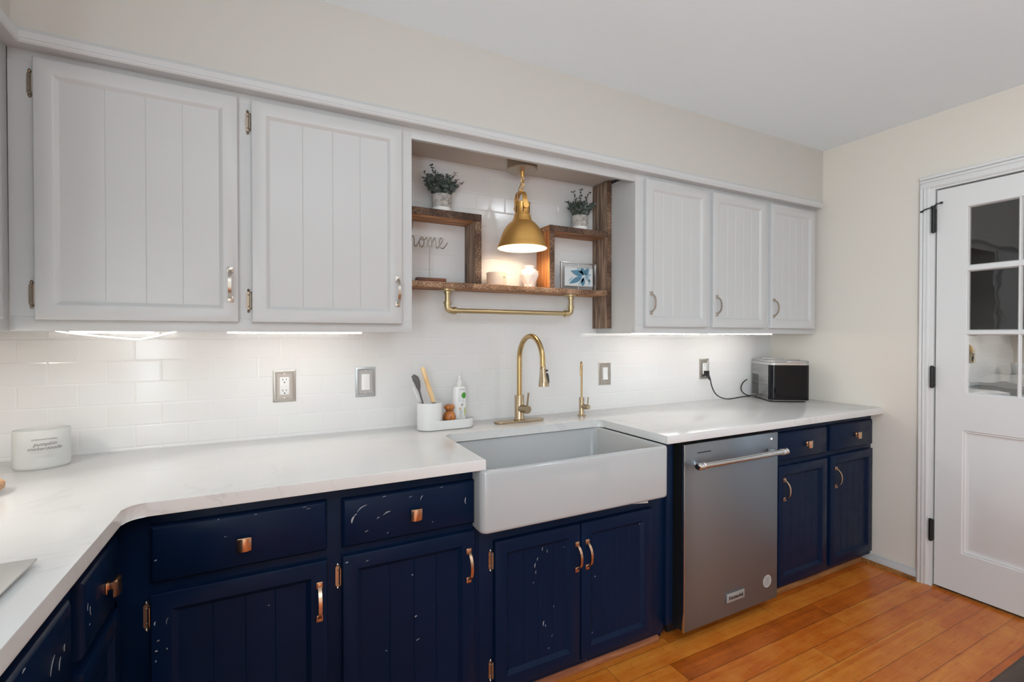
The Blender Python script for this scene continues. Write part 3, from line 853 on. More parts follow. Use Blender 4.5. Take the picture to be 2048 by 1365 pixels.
# ------------------------------------------------------------------ farmhouse sink
def build_sink():
    t = thing('apron_sink', 'white fireclay farmhouse sink with a deep apron front', 'sink', (-2.05, -.69, .655))
    x0, x1, yb, yf, zt, zb = -2.4525, -1.640, -.215, -.696, .861, .657
    def rr(a, b, c, d, r, n=6):   # rounded rectangle xy
        return (arc(b - r, d - r, r, 0, 90, n) + arc(a + r, d - r, r, 90, 180, n) + arc(a + r, c + r, r, 180, 270, n) + arc(b - r, c + r, r, 270, 360, n))
    m = MB()
    def loop(poly, z): return [m.bm.verts.new((p[0], p[1], z)) for p in poly]
    loops = [loop(rr(x0 + .006, x1 - .006, yf + .006, yb - .006, .022), zb), loop(rr(x0 + .002, x1 - .002, yf + .002, yb - .002, .024), zb + .004), loop(rr(x0, x1, yf, yb, .026), zb + .012),
             loop(rr(x0, x1, yf, yb, .026), zt - .010), loop(rr(x0 + .002, x1 - .002, yf + .002, yb - .002, .024), zt - .003), loop(rr(x0 + .008, x1 - .008, yf + .008, yb - .008, .022), zt),
             loop(rr(x0 + .020, x1 - .020, yf + .019, yb - .02, .03), zt), loop(rr(x0 + .026, x1 - .026, yf + .025, yb - .026, .03), zt - .006),
             loop(rr(x0 + .032, x1 - .032, yf + .030, yb - .03, .04), zb + .06), loop(rr(x0 + .045, x1 - .045, yf + .045, yb - .045, .05), zb + .028), loop(rr(x0 + .08, x1 - .08, yf + .08, yb - .08, .05), zb + .020)]
    n = len(loops[0])
    for A, B in zip(loops, loops[1:]):
        for k in range(n): m.bm.faces.new((A[k], A[(k + 1) % n], B[(k + 1) % n], B[k]))
    m.bm.faces.new(list(reversed(loops[0]))); m.bm.faces.new(loops[-1])
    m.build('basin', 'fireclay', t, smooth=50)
    MB().lathe([(0, .0225), (.03, .0215), (.042, .023), (.046, .0205), (.046, .019)], (-2.05, -.44, zb), 28).build('drain', 'chrome', t)
    # pale strip left under the apron, at the right
    MB().prism([(-1.93, .6485), (-1.690, .6290), (-1.690, .6190), (-1.93, .6465)], FY - .006, FY - .0005, 'xz').build('caulk_strip', 'trim_white', t)
build_sink()

# ------------------------------------------------------------------ taps
def build_faucet():
    t = thing('kitchen_faucet', 'tall brushed gold pull-down kitchen faucet with arched neck', 'faucet', (-2.011, -.121, ZC))
    x, y = -2.011, -.121
    pl = [(px, py) for px, py in arc(x + .098, y, .030, -90, 90, 10) + arc(x - .098, y, .030, 90, 270, 10)]
    MB().prism(pl, ZC + .0005, ZC + .008, 'xy', .002, 2).build('deck_plate', 'champagne', t)
    MB().lathe([(0, .008), (.026, .008), (.0265, .012), (.0235, .014), (.0225, .018), (.0225, .122), (.0215, .124), (0, .124)], (x, y, ZC), 32).build('body', 'champagne', t)
    top = ZC + .412 - .012; r = .106
    pts = [(x, y, ZC + .122), (x, y, ZC + .20), (x, y, top - r)]
    pts += [(x, y - r + r * math.cos(R(a)), top - r + r * math.sin(R(a))) for a in range(8, 181, 8)]
    e = pts[-1]; pts += [(x, y - 2 * r - .001, top - r - .012), (x, y - 2 * r - .0025, top - r - .026)]
    MB().tube(pts, .0118, 20).build('neck', 'brass', t)
    e = Vector(pts[-1]); dn = Vector((0, -.10, -1)).normalized()
    s = MB(); prof = [(0, .0122), (.0015, .0132), (.010, .0138), (.036, .0160), (.060, .0200), (.078, .0230), (.084, .0224)]
    s.tube([e + dn * q for q, _ in prof], [rr for _, rr in prof], 24)
    sh = s.build('spray_head', 'champagne', t)
    b = MB()
    c = e + dn * .046 + Vector((.0125, -.0095, 0))
    b.tube([c + Vector((0, 0, .020)), c + Vector((.001, -.001, .012)), c + Vector((.003, -.002, -.012)), c + Vector((.0045, -.0035, -.024))], [.0035, .0058, .0062, .004], 10)
    c2 = c + Vector((-.0005, .0005, .031)); b.lathe([(0, -.005), (.005, -.003), (.0055, 0), (.005, .003), (0, .005)], c2, 10)
    b.build('spray_button', 'black_plastic', sh)
    h = MB(); hz = ZC + .063
    h.cyl((x + .001, y - .010, hz), (x + .010, y - .066, hz), .0185, seg=28)
    h.build('handle_hub', 'champagne', t)
    MB().tube([(x + .009, y - .058, hz + .014), (x + .010, y - .062, hz + .04), (x + .012, y - .066, hz + .078)], [.0042, .0042, .0046], 12).build('lever', 'champagne', t)
build_faucet()
def build_filter():
    t = thing('filter_faucet', 'slim brushed gold water filter tap right of the main faucet', 'faucet', (-1.658, -.123, ZC))
    x, y = -1.658, -.123
    MB().lathe([(0, 0.0005), (.021, .0005), (.021, .005), (.0145, .007), (.0135, .010), (.0135, .090), (.0125, .092), (0, .092)], (x, y, ZC), 24).build('body', 'champagne', t)
    d = Vector((-.62, -.78, 0)); rr = .034; top = ZC + .272
    pts = [Vector((x, y, ZC + .088)), Vector((x, y, top - rr))]
    pts += [Vector((x, y, top - rr)) + d * (rr - rr * math.cos(R(a))) + Vector((0, 0, rr * math.sin(R(a)))) for a in range(15, 181, 15)]
    pts.append(pts[-1] + Vector((0, 0, -.030)))
    MB().tube(pts, .0047, 12).build('neck', 'brass', t)
    MB().cyl((x + .002, y - .006, ZC + .048), (x + .010, y - .046, ZC + .048), .0125, seg=20).build('handle_hub', 'champagne', t)
    MB().tube([(x + .008, y - .040, ZC + .055), (x + .0095, y - .043, ZC + .098)], .0032, 10).build('lever', 'champagne', t)
build_filter()

# ------------------------------------------------------------------ dishwasher
def build_dw():
    t = thing('dishwasher', 'stainless steel dishwasher with a towel bar handle, under the right counter', 'dishwasher', (-1.23, -.3, 0))
    x0, x1, z0, z1, yf = -1.535, -.928, .066, .846, -.672
    MB().box(x0 + .006, x1 - .006, -.60, -.02, .10, .852).build('tub', 'black_plastic', t)
    MB().box(x0 + .02, x1 - .02, -.56, -.05, .002, .10).build('toe_panel', 'black_plastic', t)
    MB().box(x0 + .002, x1 - .002, yf + .012, -.604, z0 + .002, z1 - .002).build('door_liner', 'black_plastic', t)
    dr = MB().box(x0, x1, yf, yf + .0115, z0, z1, .0018, 2).build('door', 'brushed_steel', t)
    e = MB(); e.box(x0 - .0004, x0 + .003, yf - .0006, yf + .010, z0, z1, .0004); e.build('edge_trim', 'silver_trim', dr)
    h = MB(); hy, hz = yf - .052, .768
    for px in (x0 + .063, x1 - .063):
        h.box(px - .011, px + .011, hy, yf, hz - .009, hz + .009, .003)
    h.cyl((x0 + .055, hy, hz), (x1 - .055, hy, hz), .0125, seg=24)
    hb = h.build('handle', 'bar_steel', dr)
    for s, px in ((-1, x0 + .036), (1, x1 - .036)):
        c = MB().lathe([(0, -.020), (.010, -.020), (.0145, -.017), (.0150, -.012), (.0150, .010), (.0135, .012), (.0150, .014), (.0150, .020), (.0125, .022), (0, .022)], (px, hy, hz), 24, axis='x').build('end_cap', 'chrome', hb)
        if s < 0:
            c = MB(); c.lathe([(0, -.0012), (.0105, -.0010), (.0105, 0)], (x0 + .0155, hy, hz), 20, axis='x'); c.lathe([(0, -.003), (.003, -.002), (.003, 0)], (x0 + .0150, hy, hz), 12, axis='x')
            c.build('cap_disc', 'black_plastic', hb)
    MB().box(-1.459, -1.378, yf - .0006, yf + .002, .8045, .8085).build('vent_slot', 'dark_slot', dr)
    MB().lathe([(0, .0012), (.0032, .0010), (.0036, 0)], (-.974, yf, .818), 12, axis='y').build('indicator_light', 'indicator', dr)
    bd = MB().box(-1.279, -1.165, yf - .006, yf - .0002, .1275, .1650, .0015).build('badge', 'badge_grey', dr)
    upright(text_bm('KitchenAid', .0205, ext=.0006, bold=.0004), (-1.222, yf - .0063, .1455)).build('lettering', 'black_plastic', bd)
    st = MB().lathe([(0, .0006), (.029, .0006), (.029, 0)], (-1.001, yf - .0001, .158), 32, axis='y').build('round_sticker', 'sticker', dr)
    ln = MB(); rl = random.Random(2)
    for k, zz in enumerate((.176, .170, .164, .158, .152, .146, .140)):
        hw = math.sqrt(max(.0, .024 ** 2 - (zz - .158) ** 2)) * .86; xx = -1.001 - hw
        while xx < -1.001 + hw - .003:
            L = .004 + .006 * rl.random(); ln.box(xx, min(xx + L, -1.001 + hw), yf - .0010, yf - .0006, zz - .0012, zz + .0012); xx += L + .002
    ln.build('fine_print', 'label_grey', st)
build_dw()

# ------------------------------------------------------------------ switches and outlets
def plate(mb, x, z, w_=.082, h_=.126, y=0):
    seq = [(0, 0), (0, .0025), (.003, .0045), (.009, .0045), (.0105, .0075), (.013, .0075), (.0145, .0058), (.020, .0058)]
    vs = []
    for d, t_ in seq:
        a, b = w_ / 2 - d, h_ / 2 - d
        vs.append([mb.bm.verts.new(p) for p in ((x - a, y - t_, z - b), (x + a, y - t_, z - b), (x + a, y - t_, z + b), (x - a, y - t_, z + b))])
    for A, B in zip(vs, vs[1:]):
        for k in range(4): mb.bm.faces.new((A[k], A[(k + 1) % 4], B[(k + 1) % 4], B[k]))
    mb.bm.faces.new(list(reversed(vs[0]))); mb.bm.faces.new(vs[-1])
    return mb
def screws(x, z, parent):
    for s in (-1, 1):
        m = MB(); m.lathe([(0, .0016), (.0028, .0014), (.0033, .0004), (.0033, 0)], (x, -.0058, z + s * .048), 12, axis='y')
        m.build('screw', 'chrome', parent)
def outlet(x, z, label, mat):
    t = thing('wall_outlet', label, 'outlet', (x, 0, z), 'outlets in the tile backsplash')
    plate(MB(), x, z).build('cover_plate', mat, t); screws(x, z, t)
    f = MB().box(x - .0170, x + .0170, -.0085, -.005, z - .0345, z + .0345, .001).build('receptacle', 'white_plastic', t)
    for c in (z + .021, z - .022):
        s = MB()
        s.box(x - .0072, x - .0052, -.0090, -.0084, c + .000, c + .0085); s.box(x + .0052, x + .0072, -.0090, -.0084, c + .001, c + .0080)
        s.lathe([(0, .0003), (.0026, .0003), (.0026, -.0005)], (x, -.0086, c - .0065), 10, axis='y')
        s.build('slots', 'dark_slot', f)
    b = MB(); b.box(x - .013, x + .009, -.0094, -.0084, z + .0005, z + .0045, .0004); b.box(x - .013, x + .009, -.0094, -.0084, z - .0055, z - .0015, .0004)
    b.build('test_button', 'white_plastic', f)
    return t
def switch(x, z, label, mat):
    t = thing('light_switch', label, 'switch', (x, 0, z), 'light switches in the tile backsplash')
    plate(MB(), x, z).build('cover_plate', mat, t); screws(x, z, t)
    m = MB(); m.prism([(-.004, z - .034), (-.0105, z - .033), (-.0075, z), (-.0088, z + .033), (-.004, z + .034)], x - .0165, x + .0165, 'yz', .0006, 1)
    m.build('rocker', 'white_plastic', t)
outlet(-3.001, 1.0995, 'nickel-plated wall outlet on the tile above the left counter', 'plate_nickel')
switch(-2.690, 1.1015, 'silver-framed rocker switch on the tile left of the sink', 'plate_silver')
switch(-1.4185, 1.092, 'nickel-framed rocker switch on the tile right of the filter tap', 'plate_nickel')
outlet(-.646, 1.0945, 'nickel-framed outlet with a black plug in it, left of the ice maker', 'plate_nickel')

# ------------------------------------------------------------------ ice maker
def build_ice():
    cx, cy = -.2565, -.3045                                    # middle of the front face
    an = math.atan2(.127, .20)                                  # turn so the front looks back at the sink
    t = thing('ice_maker', 'black and steel countertop ice maker in the right corner of the counter', 'ice maker', (cx, cy, ZC), rotz=-an)
    w_, dp, hh = .232, .272, .262
    def rr(m, r=.03, back=.004):
        a, b = w_ / 2 - m, w_ / 2 - m
        return arc(b - r, m + r, r, -90, 0, 6) + [(b, dp - m), (-b, dp - m)] + arc(-b + r, m + r, r, 180, 270, 6)
    MB().prism(rr(.012), .001, .010, 'xy').build('base', 'black_plastic', t, local=True)
    MB().prism(rr(0), .010, .226, 'xy', .002).build('housing', 'ice_steel', t, local=True)
    # smoked front: a thin shell wrapped round the front and its rounded corners
    a = w_ / 2; r = .03
    outer = [(-a - .0008, .036)] + [(-px, py) for px, py in reversed(arc(a - r, r, r + .0008, -90, 0, 8))][::1]
    f = MB()
    pts = arc(-a + r, r, r + .001, 180, 270, 8) + arc(a - r, r, r + .001, -90, 0, 8)
    inn = [(px * .985, py + .0025) for px, py in reversed(pts)]
    f.prism(pts + inn, .013, .224, 'xy'); f.build('front_panel', 'smoke_plastic', t, local=True)
    MB().prism(rr(-.0015), .226, .236, 'xy', .002).build('trim_band', 'silver_trim', t, local=True)
    lid = MB().prism(rr(.000), .236, .252, 'xy', .005, 3).build('lid', 'clear_smoke', t, local=True)
    MB().prism([(q[0] * .80, .03 + q[1] * .72) for q in rr(.012)], .252, .256, 'xy', .002).build('lid_window', 'clear_smoke', lid, local=True)
    MB().box(-.07, .07, .232, .250, .252, .258, .002).build('lid_hinge', 'silver_trim', lid, local=True)
    MB().box(-.02, .09, -.0030, .0005, .2405, .2465, .0008).build('lid_latch', 'silver_trim', lid, local=True)
    # perforated vent on the left side
    v = MB(); 
    for i in range(9):
        for j in range(19):
            yy = dp - .012 - i * .0105 - (.005 if j % 2 else 0); zz = .030 + j * .0068
            v.lathe([(0, .0009), (.0029, .0009), (.0029, -.001)], (-a, yy, zz), 6, axis='x')
    v.xf(Matrix.Translation((-a, 0, 0)) @ Matrix.Scale(-1, 4, (1, 0, 0)) @ Matrix.Translation((a, 0, 0)))
    v.build('side_vent', 'dark_slot', t, local=True)
    # cord in world coordinates moved to the machine's own frame
    inv = (Matrix.Translation((cx, cy, ZC)) @ Matrix.Rotation(-an, 4, 'Z')).inverted()
    P = [(-.640, -.034, 1.055), (-.638, -.042, 1.030), (-.628, -.046, .985), (-.60, -.05, .940), (-.55, -.055, .912), (-.48, -.055, .9015), (-.38, -.05, .9055), (-.31, -.04, .906), (-.26, -.035, .903)]
    c = MB().tube(smooth_path(P, 6), .0036, 8).xf(inv).build('power_cord', 'black_plastic', t, local=True)
    P2 = [(-.225, -.030, .905), (-.27, -.022, .910), (-.315, -.020, .935), (-.325, -.020, .965), (-.305, -.020, .995), (-.262, -.016, 1.012)]
    MB().tube(smooth_path(P2, 6), .0036, 8).xf(inv).build('cord_loop', 'black_plastic', t, local=True)
    p = MB(); p.box(-.659, -.629, -.030, -.0095, 1.050, 1.082, .004); p.tube([(-.642, -.026, 1.052), (-.640, -.034, 1.040), (-.638, -.040, 1.026)], [.010, .008, .005], 10)
    p.xf(inv).build('plug', 'black_plastic', t, local=True)
build_ice()

# ------------------------------------------------------------------ barn-wood shelf
SF = -.130
def board(x0, x1, z0, z1, mat_face, mat_edge, name, parent, y1=-.001):
    b = MB().box(x0, x1, SF + .004, y1, z0, z1, .0015).build(name, mat_face, parent)
    MB().box(x0 + .0006, x1 - .0006, SF, SF + .0055, z0 + .0006, z1 - .0006, .0012).build('sawn_edge', mat_edge, b)
    return b
t = thing('wall_shelf', 'reclaimed wood box shelf mounted in the tiled niche above the faucet', 'shelf', (-2.0, 0, 1.505))
board(-2.567, -1.5025, 1.505, 1.5305, 'barn_wood_long', 'rough_edge_long', 'shelf_board', t)
board(-2.567, -2.206, 1.808, 1.840, 'barn_wood_long', 'rough_edge_dark', 'shelf_board', t)
board(-1.849, -1.5025, 1.806, 1.8345, 'barn_wood_long', 'rough_edge_dark', 'shelf_board', t)
board(-2.238, -2.2065, 1.5310, 1.8075, 'barn_wood_upright', 'rough_edge_upright', 'upright', t)
board(-1.849, -1.822, 1.5310, 1.8055, 'barn_wood_warm', 'rough_edge_upright', 'upright', t)
board(-1.502, -1.4755, 1.337, 2.096, 'barn_wood_upright', 'rough_edge_upright', 'side_board', t)
m = MB(); by = -.075; zb_ = 1.410; xl, xr = -2.349, -1.692
m.cyl((xl + .03, by, zb_), (xr - .03, by, zb_), .0110, seg=18)
bar = m.build('towel_bar', 'pipe_brass', t)
for x, s in ((xl, 1), (xr, -1)):
    MB().lathe([(.0145, 1.484), (.0155, 1.496), (.034, 1.4985), (.035, 1.5045), (0, 1.5045)], (x, by, 0), 24).build('flange', 'pipe_brass', bar)
    MB().cyl((x, by, zb_ + .025), (x, by, 1.4985), .0112, seg=18).build('pipe', 'pipe_brass', bar)
    e = MB(); pts = [(x, by, zb_ + .038), (x, by, zb_ + .022)] + [(x + s * (.020 - .020 * math.cos(R(a))), by, zb_ + .020 - .020 * math.sin(R(a))) for a in range(15, 91, 15)] + [(x + s * .036, by, zb_)]
    e.tube(pts, .0145, 18)
    e.cyl((x, by, zb_ + .028), (x, by, zb_ + .040), .0170, seg=18); e.cyl((x + s * .028, by, zb_), (x + s * .040, by, zb_), .0170, seg=18)
    e.build('elbow', 'pipe_brass', bar)

# potted greenery
def plant(x, y, z, label, seed, pot_r, pot_h, fh, sprigs):
    t = thing('potted_plant', label, 'plant', (x, y, z), 'potted greenery on the wooden shelf')
    p = MB().lathe([(0, .0008), (pot_r * .93, .0008), (pot_r * .95, .004), (pot_r, pot_h), (pot_r * .93, pot_h), (pot_r * .9, pot_h - .008), (0, pot_h - .008)], (x, y, z), 36).build('pot', 'pot_concrete', t)
    MB().lathe([(pot_r * .945, .0006), (pot_r * .962, .004), (pot_r * .975, pot_h * .24), (pot_r * .95, pot_h * .24)], (x, y, z), 36).build('dipped_base', 'pot_white', p)
    rr = random.Random(seed); f = MB(); st = MB()
    def leaf(c, d, L):
        d = d.normalized(); s = d.cross(Vector((rr.uniform(-1, 1), rr.uniform(-1, 1), rr.uniform(-1, 1)))).normalized(); nrm = d.cross(s)
        w_ = L * .40
        pts = [c, c + d * L * .25 + s * w_ * .8 + nrm * L * .05, c + d * L * .6 + s * w_ + nrm * L * .08, c + d * L * .9 + s * w_ * .45 + nrm * L * .04, c + d * L,
               c + d * L * .9 - s * w_ * .45 + nrm * L * .04, c + d * L * .6 - s * w_ + nrm * L * .08, c + d * L * .25 - s * w_ * .8 + nrm * L * .05]
        v = [f.bm.verts.new(q) for q in pts]; mid = f.bm.verts.new(c + d * L * .55)
        for k in range(8): f.bm.faces.new((v[k], v[(k + 1) % 8], mid))
    for i in range(sprigs[0]):
        a = rr.uniform(0, 2 * PI); sp = rr.random() ** .6
        base = Vector((x + math.cos(a) * pot_r * .55 * sp, y + math.sin(a) * pot_r * .5 * sp, z + pot_h - .010))
        lean = Vector((math.cos(a) * sp * .75, math.sin(a) * sp * .40, 1)).normalized()
        Ln = fh * rr.uniform(.55, 1.0) * (1 - .15 * sp)
        n = 9; pts = []
        for k in range(n + 1):
            s_ = k / n; pts.append(base + lean * Ln * s_ + Vector((math.cos(a) * .012 * s_ * s_, 0, 0)))
        st.tube(pts, .0011, 5)
        for k in range(2, n + 1):
            for q in range(2):
                b = a + k * 2.1 + q * PI + rr.uniform(-.5, .5)
                leaf(pts[k], Vector((math.cos(b), math.sin(b) * .9, rr.uniform(.1, .9))), rr.uniform(.012, .019))
    for (dx, dz, cz) in sprigs[1]:
        base = Vector((x, y, z + pot_h)); end = base + Vector((dx, -.012, dz)); ctl = base + Vector((dx * .45, -.005, dz * .35 + cz))
        pts = [(1 - s_) ** 2 * base + 2 * s_ * (1 - s_) * ctl + s_ * s_ * end for s_ in [k / 10 for k in range(11)]]
        st.tube(pts, .0012, 5)
        for k in range(3, 11):
            for q in range(2):
                b = k * 1.8 + q * PI + rr.uniform(-.4, .4)
                leaf(pts[k], Vector((math.cos(b), math.sin(b) * .8, rr.uniform(0, .8))), rr.uniform(.010, .016))
    st.build('stems', 'stem', t); f.build('leaves', 'leaf', t)
plant(-2.374, -.072, 1.8405, 'potted greenery in a grey pot on the higher left shelf', 11, .0440, .076, .105, (74, [(.10, .072, .0), (.062, .105, .02), (-.085, .085, .03), (.058, .06, 0.0), (-.05, .12, .03)]))
plant(-1.637, -.072, 1.8350, 'smaller potted greenery in a grey pot on the right box shelf', 23, .0430, .074, .092, (66, [(-.082, .060, .02), (.080, .070, .02), (.0, .130, .02), (.05, .125, .02), (-.045, .115, .02)]))

# wire word on a stand
def build_sign():
    t = thing('wire_word_sign', 'small wire sign spelling home on a wooden block, on the shelf', 'sign', (-2.425, -.070, 1.5310))
    y = -.070
    MB().box(-2.488, -2.358, y - .018, y + .022, 1.5312, 1.5500, .001).build('block', 'walnut', t)
    MB().cyl((-2.429, y, 1.549), (-2.429, y, 1.694), .0022, seg=8).build('rod', 'wire_metal', t)
    P = [(0, .25), (.3, .9), (.62, 1.75), (.66, 2.3), (.50, 2.4), (.36, 2.0), (.32, 1.0), (.30, .0), (.42, .55), (.66, .98), (.86, .80), (.88, .25), (1.02, .0), (1.3, .25), (1.62, .85), (1.50, .55), (1.58, .10), (1.86, .02), (2.06, .40), (1.98, .85), (1.74, .95), (1.72, .72), (2.1, .70), (2.42, .95),
         (2.50, .60), (2.50, .0), (2.62, .55), (2.86, 1.0), (3.0, .75), (3.0, .0), (3.14, .60), (3.40, 1.0), (3.54, .70), (3.58, .15), (3.78, .02), (4.08, .35), (4.36, .72), (4.34, 1.0), (4.12, .98), (4.0, .55), (4.14, .10), (4.46, .02), (4.78, .30), (5.0, .62)]
    sc = .0440; sx_ = .0362; x0 = -2.528; z0 = 1.684
    pts = smooth_path([(x0 + a * sx_, y + .0015 * math.sin(a * 2), z0 + b * sc) for a, b in P], 5)
    MB().tube(pts, .0025, 8).build('word', 'wire_metal', t)
build_sign()

# candle, faceted vase, framed art
t = thing('candle', 'squat blush candle pot on the shelf below the pendant lamp', 'candle', (-2.107, -.072, 1.531))
p = MB().lathe([(0, .0006), (.044, .0006), (.0465, .003), (.0470, .058), (.0455, .0615), (.0425, .0615), (.042, .052), (0, .052)], (-2.107, -.072, 1.531), 40).build('pot', 'candle_ceramic', t)
MB().cyl((-2.107, -.072, 1.583), (-2.107, -.072, 1.590), .0009, seg=6).build('wick', 'dark_slot', t)
lb = MB()
for k in range(5):
    a = R(-72) + k * .075; r_ = .0472
    px, py = -2.107 + r_ * math.cos(a), -.072 + r_ * math.sin(a)
    mm = MB().box(-.0013, .0013, -.0003, .0003, -.0017, .0017 if k % 2 else .0010)
    mm.xf(Matrix.Translation((px, py, 1.569)) @ Matrix.Rotation(a + PI / 2, 4, 'Z'))
    tmp = bpy.data.meshes.new('tmp'); mm.bm.to_mesh(tmp); mm.bm.free(); lb.bm.from_mesh(tmp); bpy.data.meshes.remove(tmp)
lb.build('print', 'label_grey', p)

def build_vase():
    c = Vector((-1.927, -.066, 1.5312)); m = MB()
    rings = [(.026, .0), (.030, .014), (.050, .060), (.046, .080), (.024, .094), (.030, .106)]
    L = []
    for i, (r, z) in enumerate(rings):
        n = 7; o = (PI / n) * (i % 2)
        L.append([m.bm.verts.new(c + Vector((r * math.cos(2 * PI * k / n + o), r * .86 * math.sin(2 * PI * k / n + o), z))) for k in range(n)])
    for i, (A, B) in enumerate(zip(L, L[1:])):
        n = 7
        for k in range(n):
            if i % 2 == 0:
                m.bm.faces.new((A[k], A[(k + 1) % n], B[k])); m.bm.faces.new((A[(k + 1) % n], B[(k + 1) % n], B[k]))
            else:
                m.bm.faces.new((A[k], B[(k + 1) % n], B[k])); m.bm.faces.new((A[k], A[(k + 1) % n], B[(k + 1) % n]))
    m.bm.faces.new(list(reversed(L[0])))
    inner = [m.bm.verts.new(v.co + Vector(((c.x - v.co.x) * .25, (c.y - v.co.y) * .25, -.004))) for v in L[-1]]
    for k in range(7): m.bm.faces.new((L[-1][k], L[-1][(k + 1) % 7], inner[(k + 1) % 7], inner[k]))
    low = [m.bm.verts.new(c + Vector((.018 * math.cos(2 * PI * k / 7), .016 * math.sin(2 * PI * k / 7), .04))) for k in range(7)]
    for k in range(7): m.bm.faces.new((inner[k], inner[(k + 1) % 7], low[(k + 1) % 7], low[k]))
    m.bm.faces.new(low)
    o = m.build('faceted_vase', 'ceramic', None, smooth=5)
    tag(o, 'white faceted ceramic vase on the shelf beside the squat candle', 'vase')
build_vase()

def build_art():
    y = -.062
    t = thing('picture_frame', 'silver floating frame with a blue leaf print, in the right box shelf', 'picture frame', (-1.640, y, 1.5310))
    f = MB(); x0, x1, z0, z1 = -1.745, -1.527, 1.5314, 1.673; b = .005
    f.box(x0, x0 + b, y - .007, y + .007, z0, z1, .0008); f.box(x1 - b, x1, y - .007, y + .007, z0, z1, .0008)
    f.box(x0 + b, x1 - b, y - .007, y + .007, z0, z0 + b, .0008); f.box(x0 + b, x1 - b, y - .007, y + .007, z1 - b, z1, .0008)
    f.build('outer_frame', 'silver_trim', t)
    i = MB(); a0, a1, c0, c1 = -1.724, -1.548, 1.553, 1.651; b = .0035
    i.box(a0, a0 + b, y - .006, y + .004, c0, c1); i.box(a1 - b, a1, y - .006, y + .004, c0, c1); i.box(a0 + b, a1 - b, y - .006, y + .004, c0, c0 + b); i.box(a0 + b, a1 - b, y - .006, y + .004, c1 - b, c1)
    for px in (-1.636,):
        i.cyl((px, y, c1), (px, y, z1 - .004), .0008, seg=6); i.cyl((px, y, z0 + .004), (px, y, c0), .0008, seg=6)
    inn = i.build('inner_frame', 'silver_trim', t)
    pr_ = MB().box(a0 + b, a1 - b, y - .003, y + .002, c0 + b, c1 - b).build('print', 'art_paper', t)
    def leaves(lst, mat):
        m = MB()
        for cx_, cz_, an_, L, W in lst:
            pts = []
            for k in range(9): s_ = k / 8; pts.append((s_ * L, W * math.sin(PI * s_ ** .8)))
            for k in range(7, 0, -1): s_ = k / 8; pts.append((s_ * L, -W * math.sin(PI * s_ ** .8)))
            ca_, sa = math.cos(R(an_)), math.sin(R(an_))
            poly = [(min(max(cx_ + p_ * ca_ - q_ * sa, a0 + b + .001), a1 - b - .001), min(max(cz_ + p_ * sa + q_ * ca_, c0 + b + .001), c1 - b - .001)) for p_, q_ in pts]
            m.prism(poly, y - .0042, y - .0030, 'xz')
        return m.build('leaf_motif', mat, pr_)
    leaves([(-1.604, 1.612, 168, .085, .015), (-1.604, 1.613, 112, .044, .013), (-1.600, 1.612, 55, .050, .013), (-1.615, 1.602, 205, .090, .013), (-1.606, 1.598, 262, .052, .012)], 'art_blue')
    leaves([(-1.600, 1.604, 232, .060, .008), (-1.598, 1.606, -35, .048, .010), (-1.598, 1.610, 8, .044, .008), (-1.606, 1.616, 142, .060, .008), (-1.700, 1.575, 40, .04, .004), (-1.570, 1.562, 95, .03, .006)], 'art_pale_blue')
build_art()

